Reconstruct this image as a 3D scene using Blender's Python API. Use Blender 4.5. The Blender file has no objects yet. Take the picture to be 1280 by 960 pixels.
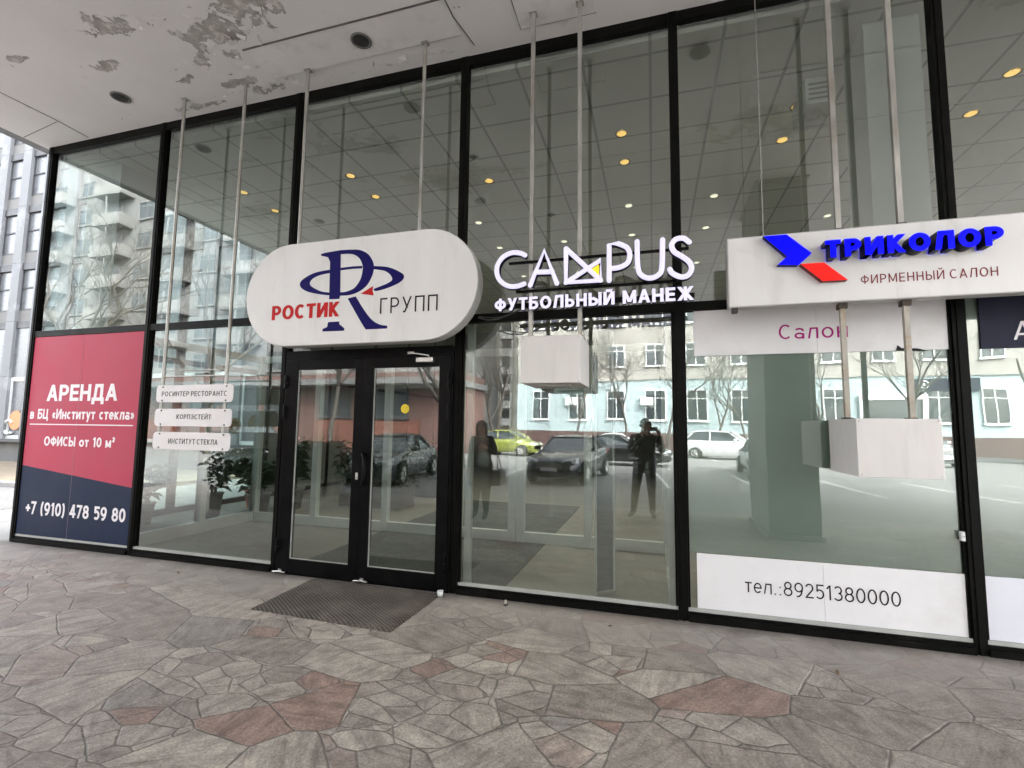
import bpy, bmesh, math, random
from mathutils import Vector, Matrix
random.seed(7)
R = math.radians
scene = bpy.context.scene
col = scene.collection

# ------------------------------------------------------------------ camera
cam_d = bpy.data.cameras.new('camera'); cam = bpy.data.objects.new('camera', cam_d); col.objects.link(cam)
scene.camera = cam
yaw, pitch, roll = 0.2855, 0.0897, 0.0123
CAM = Vector((0.0, -4.45, 1.6))
fw = Vector((-math.sin(yaw)*math.cos(pitch), math.cos(yaw)*math.cos(pitch), math.sin(pitch)))
rt = Vector((math.cos(yaw), math.sin(yaw), 0)); up = rt.cross(fw)
r2 = rt*math.cos(roll)+up*math.sin(roll); u2 = -rt*math.sin(roll)+up*math.cos(roll)
M = Matrix((r2, u2, -fw)).transposed().to_4x4(); M.translation = CAM
cam.matrix_world = M
cam_d.sensor_width = 36; cam_d.lens = 601.47/1280*36; cam_d.clip_start = 0.02; cam_d.clip_end = 600

# ------------------------------------------------------------------ light
w = bpy.data.worlds.new('World'); scene.world = w; w.use_nodes = True
nt = w.node_tree; nt.nodes.clear()
sky = nt.nodes.new('ShaderNodeTexSky'); sky.sky_type = 'NISHITA'; sky.sun_disc = False
SUN_EL, SUN_AZ = R(42), R(42)
sky.sun_elevation = SUN_EL; sky.sun_rotation = SUN_AZ; sky.air_density = 1.0; sky.dust_density = 4.0; sky.ozone_density = 1.0
hs = nt.nodes.new('ShaderNodeHueSaturation'); hs.inputs['Saturation'].default_value = 0.22
bg = nt.nodes.new('ShaderNodeBackground'); bg.inputs['Strength'].default_value = 0.15
wo = nt.nodes.new('ShaderNodeOutputWorld')
nt.links.new(sky.outputs[0], hs.inputs['Color']); nt.links.new(hs.outputs[0], bg.inputs['Color']); nt.links.new(bg.outputs[0], wo.inputs['Surface'])
sl = bpy.data.lights.new('sun', 'SUN'); sl.energy = 1.1; sl.angle = R(60); sl.color = (1, .97, .93)
so = bpy.data.objects.new('sun', sl); col.objects.link(so)
sdir = Vector((math.sin(SUN_AZ)*math.cos(SUN_EL), math.cos(SUN_AZ)*math.cos(SUN_EL), math.sin(SUN_EL)))
so.rotation_euler = (-sdir).to_track_quat('-Z', 'Y').to_euler(); so.location = sdir*60
vs = scene.view_settings
scene.display_settings.display_device = 'sRGB'
vs.view_transform = 'Standard'; vs.look = 'None'; vs.gamma = 1; vs.use_curve_mapping = False
vs.exposure = 3.8
cy = scene.cycles
cy.use_denoising = True; cy.max_bounces = 10; cy.transparent_max_bounces = 24; cy.glossy_bounces = 5; cy.diffuse_bounces = 5
cy.sample_clamp_indirect = 6; cy.caustics_reflective = False; cy.caustics_refractive = False

# ------------------------------------------------------------------ materials
def nd(t, kind, **kw):
    n = t.nodes.new(kind)
    for k, v in kw.items():
        if k in n.inputs: n.inputs[k].default_value = v
        else: setattr(n, k, v)
    return n
def ramp(t, fac, stops):
    n = t.nodes.new('ShaderNodeValToRGB'); el = n.color_ramp.elements
    while len(el) < len(stops): el.new(0.5)
    for e, (p, c) in zip(el, stops):
        e.position = p; e.color = (*c, 1) if len(c) == 3 else c
    t.links.new(fac, n.inputs[0]); return n
def mix(t, fac, a, b, mode='MIX'):
    n = t.nodes.new('ShaderNodeMix'); n.data_type = 'RGBA'; n.blend_type = mode
    for sock, v in ((n.inputs[0], fac), (n.inputs[6], a), (n.inputs[7], b)):
        if hasattr(v, 'links') or hasattr(v, 'is_linked'): t.links.new(v, sock)
        elif isinstance(v, (int, float)): sock.default_value = v
        else: sock.default_value = (*v, 1) if len(v) == 3 else v
    return n.outputs[2]
def math_n(t, op, a, b=0.0, clamp=False):
    n = t.nodes.new('ShaderNodeMath'); n.operation = op; n.use_clamp = clamp
    for i, v in enumerate((a, b)):
        if isinstance(v, (int, float)): n.inputs[i].default_value = v
        else: t.links.new(v, n.inputs[i])
    return n.outputs[0]
MATS = {}
def mat(name, color, rough=0.6, metal=0.0, var=0.12, scale=3.0, bump=0.0, bscale=60.0, emit=None, estr=0.0, spec=0.5, stretch=None, dirt=None, dscale=1.2, damt=0.5):
    m = bpy.data.materials.new(name); m.use_nodes = True; t = m.node_tree
    b = t.nodes['Principled BSDF']
    tc = nd(t, 'ShaderNodeTexCoord'); vec = tc.outputs['Object']
    if stretch:
        mp = nd(t, 'ShaderNodeMapping'); mp.inputs['Scale'].default_value = stretch; t.links.new(vec, mp.inputs[0]); vec = mp.outputs[0]
    n = nd(t, 'ShaderNodeTexNoise', Scale=scale, Detail=6.0, Roughness=0.6); t.links.new(vec, n.inputs['Vector'])
    lo = tuple(c*(1-var) for c in color); hi = tuple(min(1, c*(1+var)) for c in color)
    c = ramp(t, n.outputs[0], [(0.3, lo), (0.7, hi)]).outputs[0]
    if dirt:
        n3 = nd(t, 'ShaderNodeTexNoise', Scale=dscale, Detail=8.0, Roughness=0.7); t.links.new(vec, n3.inputs['Vector'])
        f = ramp(t, n3.outputs[0], [(0.52, (0, 0, 0)), (0.72, (damt,)*3)]).outputs[0]
        c = mix(t, f, c, dirt)
    t.links.new(c, b.inputs['Base Color'])
    rr = ramp(t, n.outputs[0], [(0.3, (max(0, rough-.08),)*3), (0.7, (min(1, rough+.08),)*3)])
    t.links.new(rr.outputs[0], b.inputs['Roughness'])
    b.inputs['Metallic'].default_value = metal
    b.inputs['Specular IOR Level'].default_value = spec
    if bump:
        n2 = nd(t, 'ShaderNodeTexNoise', Scale=bscale, Detail=5.0); t.links.new(tc.outputs['Object'], n2.inputs['Vector'])
        bp = nd(t, 'ShaderNodeBump', Strength=bump, Distance=0.01); t.links.new(n2.outputs[0], bp.inputs['Height']); t.links.new(bp.outputs[0], b.inputs['Normal'])
    if emit:
        b.inputs['Emission Color'].default_value = (*emit, 1); b.inputs['Emission Strength'].default_value = estr
    MATS[name] = m; return m

def glass_mat(name, refl=0.18, tint=(.87, .92, .88), wav=0.006, wscale=1.3):
    m = bpy.data.materials.new(name); m.use_nodes = True; t = m.node_tree; t.nodes.clear()
    o = nd(t, 'ShaderNodeOutputMaterial')
    tr = nd(t, 'ShaderNodeBsdfTransparent'); tr.inputs[0].default_value = (*tint, 1)
    gl = nd(t, 'ShaderNodeBsdfGlossy'); gl.inputs['Roughness'].default_value = 0.0; gl.inputs[0].default_value = (.93, .98, .97, 1)
    tc = nd(t, 'ShaderNodeTexCoord')
    n = nd(t, 'ShaderNodeTexNoise', Scale=wscale, Detail=1.5); t.links.new(tc.outputs['Object'], n.inputs['Vector'])
    bp = nd(t, 'ShaderNodeBump', Strength=1.0, Distance=wav); t.links.new(n.outputs[0], bp.inputs['Height'])
    t.links.new(bp.outputs[0], gl.inputs['Normal'])
    fr = nd(t, 'ShaderNodeFresnel', IOR=1.5)
    f = math_n(t, 'ADD', math_n(t, 'MULTIPLY', fr.outputs[0], 1.2), refl-.05, True)
    mx = nd(t, 'ShaderNodeMixShader'); t.links.new(f, mx.inputs[0]); t.links.new(tr.outputs[0], mx.inputs[1]); t.links.new(gl.outputs[0], mx.inputs[2])
    t.links.new(mx.outputs[0], o.inputs[0]); MATS[name] = m; return m
def clear_mat(name, tint=(1, 1, 1)):
    m = bpy.data.materials.new(name); m.use_nodes = True; t = m.node_tree; t.nodes.clear()
    o = nd(t, 'ShaderNodeOutputMaterial'); tr = nd(t, 'ShaderNodeBsdfTransparent'); tr.inputs[0].default_value = (*tint, 1)
    t.links.new(tr.outputs[0], o.inputs[0]); MATS[name] = m; return m

BLACK = mat('black_anodised', (.0045, .0045, .004), .45, 0, .3, 6, spec=.08, dirt=(.018, .016, .014), dscale=5, damt=.4)
BLACKD = mat('door_black_paint', (.0035, .0035, .004), .36, 0, .25, 6, spec=.10, dirt=(.016, .015, .014), dscale=4, damt=.35)
STEEL = mat('rod_steel', (.42, .41, .38), .45, .6, .2, 5, dirt=(.22, .15, .08), dscale=3, damt=.6, stretch=(1, 1, .6))
RUST = mat('rusty_rod', (.42, .39, .34), .6, .3, .2, 6, dirt=(.30, .17, .05), dscale=7, damt=1.0)
WHITE = mat('white_sign_face', (.78, .765, .765), .38, 0, .03, 2, dirt=(.62, .60, .58), dscale=3, damt=.5, stretch=(2, 1, .35))
WHITEB = mat('white_box_sheet', (.72, .69, .675), .45, 0, .04, 2, dirt=(.56, .53, .50), dscale=3, damt=.45, stretch=(2.5, 2.5, .5))
CASE = mat('sign_case', (.55, .54, .53), .45, 0, .06, 4)
FILMW = mat('white_window_film', (.80, .79, .81), .4, 0, .03, 2, bump=.35, bscale=3.5, dirt=(.66, .64, .63), dscale=2.2, damt=.45)
FRAMEW = mat('white_aluminium', (.66, .70, .68), .4, 0, .05, 3)
BEAD = mat('grey_glazing_bead', (.45, .46, .44), .45, .2, .1, 5)
NAVYL = mat('logo_navy', (.007, .004, .10), .5, 0, .1, 4, spec=.12)
REDL = mat('logo_red', (.52, .018, .018), .5, 0, .08, 6, spec=.12)
TXTBLACK = mat('text_black', (.02, .02, .022), .5, 0, .1, 5, spec=.12)
PLATE = mat('plate_white', (.80, .77, .79), .4, 0, .03, 3)
MAROON = mat('text_maroon', (.22, .03, .035), .5, 0, .1, 5, spec=.12)
MAGENTA = mat('text_magenta', (.40, .008, .19), .5, 0, .08, 5, spec=.12)
BLUEL = mat('letter_blue', (.0, .0, .70), .35, 0, .03, 4, emit=(0, 0, 1), estr=.12, spec=.12)
REDT = mat('letter_red', (.80, .02, .015), .35, 0, .03, 4, emit=(1, .01, .01), estr=.04, spec=.12)
NAVYSIDE = mat('letter_dark_side', (.006, .006, .02), .4, 0, .1, 5, spec=.12)
NEON = mat('lit_white_acrylic', (.26, .25, .30), .4, 0, .01, 3, emit=(.78, .74, 1), estr=.066)
YELLOWT = mat('yellow_acrylic', (.85, .60, .02), .4, 0, .03, 3, emit=(1, .7, .0), estr=.06)
POSTR = mat('poster_red', (.47, .050, .095), .55, 0, .05, 1.5, spec=.25, bump=.4, bscale=3)
POSTN = mat('poster_navy', (.010, .020, .052), .6, 0, .08, 1.5, spec=.2, bump=.4, bscale=3)
POSTW = mat('poster_white', (.84, .80, .83), .45, 0, .02, 3)
NAVYF = mat('navy_window_film', (.024, .026, .048), .5, 0, .06, 2, spec=.12)
FROST = mat('frosted_film', (.52, .63, .58), .6, 0, .10, .6, bump=0)
GREYDK = mat('dark_plastic', (.03, .03, .03), .5, 0, .2, 5)
SILVER = mat('brushed_silver', (.62, .62, .60), .3, .9, .1, 8)
VENT = mat('vent_dark', (.035, .035, .033), .7, 0, .3, 8)
VENTR = mat('vent_ring', (.16, .155, .15), .5, .3, .2, 8)
RUBBER = mat('rubber', (.018, .017, .016), .8, 0, .3, 20)
COLM = mat('column_stone', (.30, .31, .30), .55, 0, .12, 1.2, dirt=(.2, .2, .19), dscale=1.5)
INWHITE = mat('interior_white_paint', (.62, .65, .62), .6, 0, .06, 1.5)
INGREY = mat('interior_grey_paint', (.22, .23, .22), .7, 0, .12, 1.0)
INDARK = mat('interior_dark', (.20, .20, .19), .7, 0, .2, 1.0)
LAMPW = mat('lamp_warm', (.8, .6, .3), .3, 0, .02, 3, emit=(1, .62, .14), estr=.085)
LAMPC = mat('lamp_neutral', (.8, .8, .7), .3, 0, .02, 3, emit=(1, .93, .72), estr=.085)
LAMPR = mat('lamp_ring', (.55, .45, .25), .25, .8, .1, 8)
LEAF = mat('plant_leaf', (.035, .065, .028), .45, 0, .5, 4)
LEAF2 = mat('hedge_leaf', (.060, .085, .055), .5, 0, .5, 3)
POT = mat('pot_grey', (.16, .15, .14), .6, 0, .2, 3)
POTO = mat('pot_orange', (.45, .10, .03), .5, 0, .2, 3)
YELS = mat('smiley_yellow', (.80, .62, .03), .45, 0, .03, 5)
GLASS = glass_mat('shop_glass', refl=.21, wav=.0016); CLEAR = clear_mat('glass_inner_side')
GLASS2 = glass_mat('far_glass', refl=.20, tint=(.66, .73, .71), wav=.002, wscale=.8)
GLASSD = glass_mat('door_glass', refl=.17, tint=(.80, .84, .82), wav=.0012)
GLASSP = glass_mat('partition_glass', refl=.06, tint=(.90, .94, .92), wav=.002)
PANE_DK = mat('dark_window_pane', (.045, .055, .06), .08, 0, .3, .4, spec=.8)
PANE_LT = mat('pale_window_pane', (.15, .158, .17), .30, 0, .30, .35, spec=.6)
PIER = mat('white_pier_stone', (.19, .195, .205), .6, 0, .08, 1.0, dirt=(.5, .5, .52), dscale=.8)
PVC = mat('white_pvc', (.70, .72, .71), .4, 0, .05, 2)
DKFRAME = mat('dark_window_bar', (.06, .06, .065), .5, 0, .2, 3)
LBLUE = mat('light_blue_plaster', (.37, .455, .465), .8, 0, .08, .4, dirt=(.26, .34, .35), dscale=.4, damt=.5)
BEIGE = mat('beige_plaster', (.33, .315, .285), .8, 0, .10, .5, dirt=(.27, .25, .22), dscale=.35, damt=.6)
PLINTH = mat('dark_red_plinth', (.095, .055, .05), .75, 0, .15, .8)
REDBR = mat('red_brown_render', (.13, .072, .062), .8, 0, .12, .5)
ORANGE = mat('orange_panel', (.155, .058, .040), .6, 0, .10, .8)
CONC = mat('pale_concrete_panel', (.155, .155, .153), .8, 0, .10, .3, dirt=(.34, .32, .28), dscale=.25, damt=.5)
TOWERM = mat('tower_panel', (.38, .35, .29), .8, 0, .10, .4)
BALC = mat('balcony_front', (.19, .188, .182), .7, 0, .15, .6)
BARK = mat('bark', (.075, .065, .055), .85, 0, .3, 6)
KERB = mat('kerb_granite', (.33, .32, .31), .7, 0, .15, 6, bump=.3)
PAINT = mat('road_paint', (.62, .62, .60), .7, 0, .12, 5)
CHROME = mat('chrome', (.7, .7, .7), .15, 1, .05, 5)
LAMPGLASS = mat('headlight_glass', (.72, .75, .78), .1, 0, .1, 10, spec=.9)
TAIL = mat('tail_light', (.45, .02, .02), .2, 0, .1, 10)
SKIN = mat('skin', (.48, .29, .21), .55, 0, .08, 10)
HAIR = mat('hair_dark', (.03, .022, .018), .6, 0, .3, 40)
JACKET = mat('black_jacket_cloth', (.018, .018, .02), .8, 0, .25, 12, bump=.3)
JEANS = mat('dark_jeans_cloth', (.025, .032, .05), .85, 0, .25, 14, bump=.3)
COAT = mat('dark_coat_cloth', (.022, .020, .021), .85, 0, .25, 10, bump=.3)
BAGM = mat('grey_bag_leather', (.14, .13, .13), .5, 0, .2, 10)
SHOE = mat('shoe_leather', (.02, .018, .017), .5, 0, .2, 10)

def soffit_mat():
    m = bpy.data.materials.new('peeling_soffit_paint'); m.use_nodes = True; t = m.node_tree; b = t.nodes['Principled BSDF']
    tc = nd(t, 'ShaderNodeTexCoord'); P = tc.outputs['Object']
    n1 = nd(t, 'ShaderNodeTexNoise', Scale=3.6, Detail=11.0, Roughness=0.66, Distortion=0.5); t.links.new(P, n1.inputs['Vector'])
    sp = nd(t, 'ShaderNodeSeparateXYZ'); t.links.new(P, sp.inputs[0])
    total = None
    # patches where the paint has come away: (x, y, radius x, radius y, strength)
    for (x, y, rx, ry, s) in [(a_, b_+5.8, c_, d_, e_) for (a_, b_, c_, d_, e_) in [(-5.15, -1.30, .42, .16, .26), (-4.15, -.98, .52, .22, .34), (-3.6, -1.1, .45, .25, .30), (-4.75, -.72, .22, .13, .27), (-4.25, -.70, .14, .16, .27),
                              (-5.1, -.52, .22, .07, .24), (-5.72, -.93, .20, .07, .26), (-6.63, -1.27, .22, .06, .21), (-4.5, -.33, .32, .06, .24), (-5.3, -.13, .7, .07, .24), (-4.3, -.16, .45, .08, .25),
                              (-6.6, -.2, .4, .06, .18), (-1.6, -.6, .25, .10, .20), (-3.0, -2.2, 1.2, .5, .28), (-6.8, -2.4, .9, .5, .24), (1.4, -1.9, .9, .5, .25), (3.2, -.6, .6, .2, .24)]]:
        dx = math_n(t, 'MULTIPLY', math_n(t, 'SUBTRACT', sp.outputs[0], x), 1/rx); dy = math_n(t, 'MULTIPLY', math_n(t, 'SUBTRACT', sp.outputs[1], y), 1/ry)
        r2_ = math_n(t, 'ADD', math_n(t, 'MULTIPLY', dx, dx), math_n(t, 'MULTIPLY', dy, dy))
        g = math_n(t, 'MULTIPLY', math_n(t, 'POWER', 2.718, math_n(t, 'MULTIPLY', r2_, -1.0)), s)
        total = g if total is None else math_n(t, 'MAXIMUM', total, g)
    v = math_n(t, 'ADD', n1.outputs[0], total)
    mask = ramp(t, v, [(.690, (0, 0, 0)), (.702, (1, 1, 1))]).outputs[0]
    n2 = nd(t, 'ShaderNodeTexNoise', Scale=7.0, Detail=6.0); t.links.new(P, n2.inputs['Vector'])
    n4 = nd(t, 'ShaderNodeTexNoise', Scale=.7, Detail=5.0); t.links.new(P, n4.inputs['Vector'])
    base = ramp(t, n4.outputs[0], [(.35, (.79, .775, .765)), (.7, (.87, .855, .85))]).outputs[0]
    fine = ramp(t, n2.outputs[0], [(.62, (0, 0, 0)), (.75, (.25, .25, .25))]).outputs[0]
    base = mix(t, fine, base, (.64, .61, .585))
    under = ramp(t, n2.outputs[0], [(.32, (.30, .275, .245)), (.47, (.44, .42, .39)), (.56, (.50, .48, .45)), (.60, (.74, .72, .70)), (.66, (.52, .50, .46))]).outputs[0]
    c = mix(t, mask, base, under)
    edge = ramp(t, v, [(.674, (0, 0, 0)), (.690, (1, 1, 1)), (.704, (0, 0, 0))]).outputs[0]
    c = mix(t, math_n(t, 'MULTIPLY', edge, .35), c, (.88, .87, .86))
    peel_shade = ramp(t, v, [(.698, (0, 0, 0)), (.704, (1, 1, 1)), (.712, (0, 0, 0))]).outputs[0]  # thin shadow under the curled paint edge, painted into the colour
    c = mix(t, math_n(t, 'MULTIPLY', math_n(t, 'MULTIPLY', peel_shade, n2.outputs[0]), 1.1, True), c, (.16, .14, .12))
    t.links.new(c, b.inputs['Base Color']); b.inputs['Roughness'].default_value = .75
    bp = nd(t, 'ShaderNodeBump', Strength=.8, Distance=.012)
    h = math_n(t, 'ADD', math_n(t, 'MULTIPLY', mask, -1.0), math_n(t, 'MULTIPLY', n2.outputs[0], .25)); t.links.new(h, bp.inputs['Height']); t.links.new(bp.outputs[0], b.inputs['Normal'])
    return m
SOFFIT = soffit_mat()

def paving_mat():
    m = bpy.data.materials.new('crazy_paving_stone'); m.use_nodes = True; t = m.node_tree; b = t.nodes['Principled BSDF']
    tc = nd(t, 'ShaderNodeTexCoord'); P = tc.outputs['Object']
    dn = nd(t, 'ShaderNodeTexNoise', Scale=3.2, Detail=2.0); t.links.new(P, dn.inputs['Vector'])
    dv = nd(t, 'ShaderNodeVectorMath', operation='SCALE'); t.links.new(dn.outputs['Color'], dv.inputs[0]); dv.inputs['Scale'].default_value = .045
    ad = nd(t, 'ShaderNodeVectorMath', operation='ADD'); t.links.new(P, ad.inputs[0]); t.links.new(dv.outputs[0], ad.inputs[1])
    mp = nd(t, 'ShaderNodeMapping'); mp.inputs['Rotation'].default_value = (0, 0, R(28)); mp.inputs['Scale'].default_value = (1.0, 1.45, 0.0); t.links.new(ad.outputs[0], mp.inputs[0])
    V = mp.outputs[0]
    def vor(sc, feat):
        v = nd(t, 'ShaderNodeTexVoronoi', Scale=sc, Randomness=1.0); v.feature = feat; v.voronoi_dimensions = '2D'; t.links.new(V, v.inputs['Vector']); return v
    bigc, bige = vor(1.9, 'F1'), vor(1.9, 'DISTANCE_TO_EDGE')
    smc, sme = vor(3.9, 'F1'), vor(3.9, 'DISTANCE_TO_EDGE')
    sb = nd(t, 'ShaderNodeSeparateColor'); t.links.new(bigc.outputs['Color'], sb.inputs[0])
    ss = nd(t, 'ShaderNodeSeparateColor'); t.links.new(smc.outputs['Color'], ss.inputs[0])
    sub = math_n(t, 'GREATER_THAN', sb.outputs[0], .58)
    e_big = math_n(t, 'MULTIPLY', bige.outputs['Distance'], 1/1.9); e_sm = math_n(t, 'MULTIPLY', sme.outputs['Distance'], 1/3.9)
    e_sm2 = math_n(t, 'ADD', e_sm, math_n(t, 'MULTIPLY', math_n(t, 'SUBTRACT', 1.0, sub), 9.0))
    rg_ = nd(t, 'ShaderNodeTexNoise', Scale=26.0, Detail=5.0, Roughness=.7); t.links.new(P, rg_.inputs['Vector'])
    edge = math_n(t, 'MAXIMUM', math_n(t, 'ADD', math_n(t, 'MINIMUM', e_big, e_sm2), math_n(t, 'MULTIPLY', math_n(t, 'SUBTRACT', rg_.outputs[0], .52), .016)), 0.0)
    rnd = mix(t, sub, sb.outputs[1], ss.outputs[1]); rnd2 = mix(t, sub, sb.outputs[2], ss.outputs[2])
    tint = ramp(t, rnd, [(0.0, (.262, .236, .214)), (.20, (.325, .298, .272)), (.40, (.288, .260, .236)), (.54, (.300, .255, .232)), (.65, (.262, .192, .168)), (.71, (.345, .316, .286)), (.84, (.240, .226, .214)), (.93, (.365, .340, .306))])
    tint.color_ramp.interpolation = 'CONSTANT'
    # veins in each stone, turned by the stone's own number
    vr = nd(t, 'ShaderNodeVectorRotate', rotation_type='Z_AXIS'); t.links.new(P, vr.inputs['Vector']); t.links.new(math_n(t, 'MULTIPLY', rnd2, 6.28), vr.inputs['Angle'])
    m2 = nd(t, 'ShaderNodeMapping'); m2.inputs['Scale'].default_value = (1.8, 11, 1); t.links.new(vr.outputs[0], m2.inputs[0])
    vn = nd(t, 'ShaderNodeTexNoise', Scale=1.6, Detail=7.0, Roughness=.65, Distortion=.5); t.links.new(m2.outputs[0], vn.inputs['Vector'])
    vein = ramp(t, vn.outputs[0], [(.30, (.54, .52, .51)), (.48, (1, 1, 1)), (.68, (1.30, 1.29, 1.27))]).outputs[0]
    c = mix(t, 1.0, tint.outputs[0], vein, 'MULTIPLY')
    g = nd(t, 'ShaderNodeTexNoise', Scale=70.0, Detail=6.0, Roughness=.75); t.links.new(P, g.inputs['Vector'])
    bl_ = nd(t, 'ShaderNodeTexNoise', Scale=5.5, Detail=10.0, Roughness=.72); t.links.new(P, bl_.inputs['Vector'])
    c = mix(t, 1.0, c, ramp(t, bl_.outputs[0], [(.34, (.64, .62, .60)), (.5, (1.02, 1.0, .98)), (.68, (1.30, 1.28, 1.25))]).outputs[0], 'MULTIPLY')
    c = mix(t, 1.0, c, ramp(t, g.outputs[0], [(.32, (.58, .57, .56)), (.5, (1, 1, 1)), (.68, (1.45, 1.44, 1.42))]).outputs[0], 'MULTIPLY')
    # dust and grime lying over the stones in patches
    d1 = nd(t, 'ShaderNodeTexNoise', Scale=.9, Detail=8.0, Roughness=.68); t.links.new(P, d1.inputs['Vector'])
    sp = nd(t, 'ShaderNodeSeparateXYZ'); t.links.new(P, sp.inputs[0])
    near = nd(t, 'ShaderNodeMapRange'); near.inputs[1].default_value = -.95; near.inputs[2].default_value = -.35; t.links.new(sp.outputs[1], near.inputs[0])
    left = nd(t, 'ShaderNodeMapRange'); left.inputs[1].default_value = -2.2; left.inputs[2].default_value = -5.5; t.links.new(sp.outputs[0], left.inputs[0])
    wall = math_n(t, 'MULTIPLY', near.outputs[0], .85)
    dusty = math_n(t, 'MAXIMUM', wall, math_n(t, 'MULTIPLY', left.outputs[0], .40))
    dust = math_n(t, 'ADD', math_n(t, 'MULTIPLY', ramp(t, d1.outputs[0], [(.45, (0, 0, 0)), (.75, (1, 1, 1))]).outputs[0], .45), dusty, True)
    dust = math_n(t, 'MULTIPLY', dust, math_n(t, 'ADD', .55, math_n(t, 'MULTIPLY', g.outputs[0], .6)), True)
    c = mix(t, math_n(t, 'MULTIPLY', dust, .75), c, (.325, .298, .276))
    st = nd(t, 'ShaderNodeTexNoise', Scale=2.3, Detail=6.0, Roughness=.7); t.links.new(P, st.inputs['Vector'])
    c = mix(t, ramp(t, st.outputs[0], [(.56, (0, 0, 0)), (.75, (.55, .55, .55))]).outputs[0], c, (.165, .140, .122))
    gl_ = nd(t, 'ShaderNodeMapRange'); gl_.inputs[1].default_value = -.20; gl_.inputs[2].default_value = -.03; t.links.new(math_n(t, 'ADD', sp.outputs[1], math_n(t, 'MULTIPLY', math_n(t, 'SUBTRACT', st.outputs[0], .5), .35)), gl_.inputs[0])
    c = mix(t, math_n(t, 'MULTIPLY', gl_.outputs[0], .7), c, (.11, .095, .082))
    # joints: cracked mortar, width varies
    jn = nd(t, 'ShaderNodeTexNoise', Scale=6.0, Detail=5.0); t.links.new(P, jn.inputs['Vector'])
    wv = math_n(t, 'ADD', .001, math_n(t, 'MULTIPLY', math_n(t, 'POWER', jn.outputs[0], 2.0), .023))
    j = math_n(t, 'SUBTRACT', 1.0, math_n(t, 'DIVIDE', edge, wv), True)
    fade = math_n(t, 'SUBTRACT', 1.0, math_n(t, 'MULTIPLY', dusty, .75))
    jm = math_n(t, 'MULTIPLY', math_n(t, 'MULTIPLY', ramp(t, j, [(.15, (0, 0, 0)), (.6, (1, 1, 1))]).outputs[0], fade), ramp(t, d1.outputs[0], [(.38, (1.0,)*3), (.66, (.40,)*3)]).outputs[0])
    c = mix(t, jm, c, mix(t, jn.outputs[0], (.050, .042, .036), (.20, .18, .16)))
    pit = nd(t, 'ShaderNodeTexNoise', Scale=15.0, Detail=9.0, Roughness=.75, Distortion=.6); t.links.new(m2.outputs[0], pit.inputs['Vector'])
    c = mix(t, ramp(t, pit.outputs[0], [(.60, (0, 0, 0)), (.70, (.65, .65, .65))]).outputs[0], c, (.105, .090, .078))
    # loose chippings
    ch = nd(t, 'ShaderNodeTexVoronoi', Scale=34.0); t.links.new(P, ch.inputs['Vector'])
    chs = nd(t, 'ShaderNodeSeparateColor'); t.links.new(ch.outputs['Color'], chs.inputs[0])
    chm = math_n(t, 'MULTIPLY', math_n(t, 'LESS_THAN', ch.outputs['Distance'], .11), math_n(t, 'GREATER_THAN', chs.outputs[0], .965))
    c = mix(t, chm, c, (.42, .40, .37))
    t.links.new(c, b.inputs['Base Color'])
    rr = ramp(t, vn.outputs[0], [(.3, (.52,)*3), (.7, (.78,)*3)]); t.links.new(rr.outputs[0], b.inputs['Roughness'])
    b.inputs['Specular IOR Level'].default_value = .35
    hgt = math_n(t, 'ADD', math_n(t, 'MULTIPLY', math_n(t, 'MINIMUM', math_n(t, 'MULTIPLY', edge, 90.0), 1.0), fade), math_n(t, 'ADD', math_n(t, 'MULTIPLY', vn.outputs[0], .55), math_n(t, 'MULTIPLY', g.outputs[0], .22)))
    hgt = math_n(t, 'ADD', hgt, math_n(t, 'MULTIPLY', rnd2, .35))
    bp = nd(t, 'ShaderNodeBump', Strength=.8, Distance=.009); t.links.new(hgt, bp.inputs['Height']); t.links.new(bp.outputs[0], b.inputs['Normal'])
    return m
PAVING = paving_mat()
ASPHALT = mat('asphalt', (.19, .187, .182), .75, 0, .15, .6, bump=.4, bscale=160, dirt=(.26, .255, .25), dscale=.35, damt=.7)
PATH = mat('pale_path_asphalt', (.10, .099, .098), .8, 0, .1, .8, bump=.3, bscale=120)
EARTH = mat('bare_earth_grass', (.17, .14, .10), .9, 0, .35, 2.5, bump=.8, bscale=30)
LFLOOR = mat('lobby_floor_stone', (.165, .157, .135), .5, 0, .12, 1.4)
LMAT = mat('dark_entrance_carpet', (.035, .044, .039), .85, 0, .2, 5)

def ceiling_mat():
    m = bpy.data.materials.new('ceiling_tile'); m.use_nodes = True; t = m.node_tree; b = t.nodes['Principled BSDF']
    tc = nd(t, 'ShaderNodeTexCoord'); P = tc.outputs['Object']; sp = nd(t, 'ShaderNodeSeparateXYZ'); t.links.new(P, sp.inputs[0])
    def line(o, off):
        f = math_n(t, 'FRACT', math_n(t, 'MULTIPLY', math_n(t, 'ADD', o, off), 1/.68)); d = math_n(t, 'ABSOLUTE', math_n(t, 'SUBTRACT', f, .5))
        return math_n(t, 'GREATER_THAN', d, .477)
    k = math_n(t, 'MAXIMUM', line(sp.outputs[0], 20.4-.70), line(sp.outputs[1], 20.4-.30))
    n = nd(t, 'ShaderNodeTexNoise', Scale=.9, Detail=4.0); t.links.new(P, n.inputs['Vector'])
    c = ramp(t, n.outputs[0], [(.3, (.70, .695, .64)), (.7, (.77, .765, .71))]).outputs[0]
    c = mix(t, k, c, (.36, .355, .33)); t.links.new(c, b.inputs['Base Color']); b.inputs['Roughness'].default_value = .8
    return m
CEIL = ceiling_mat()
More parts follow.
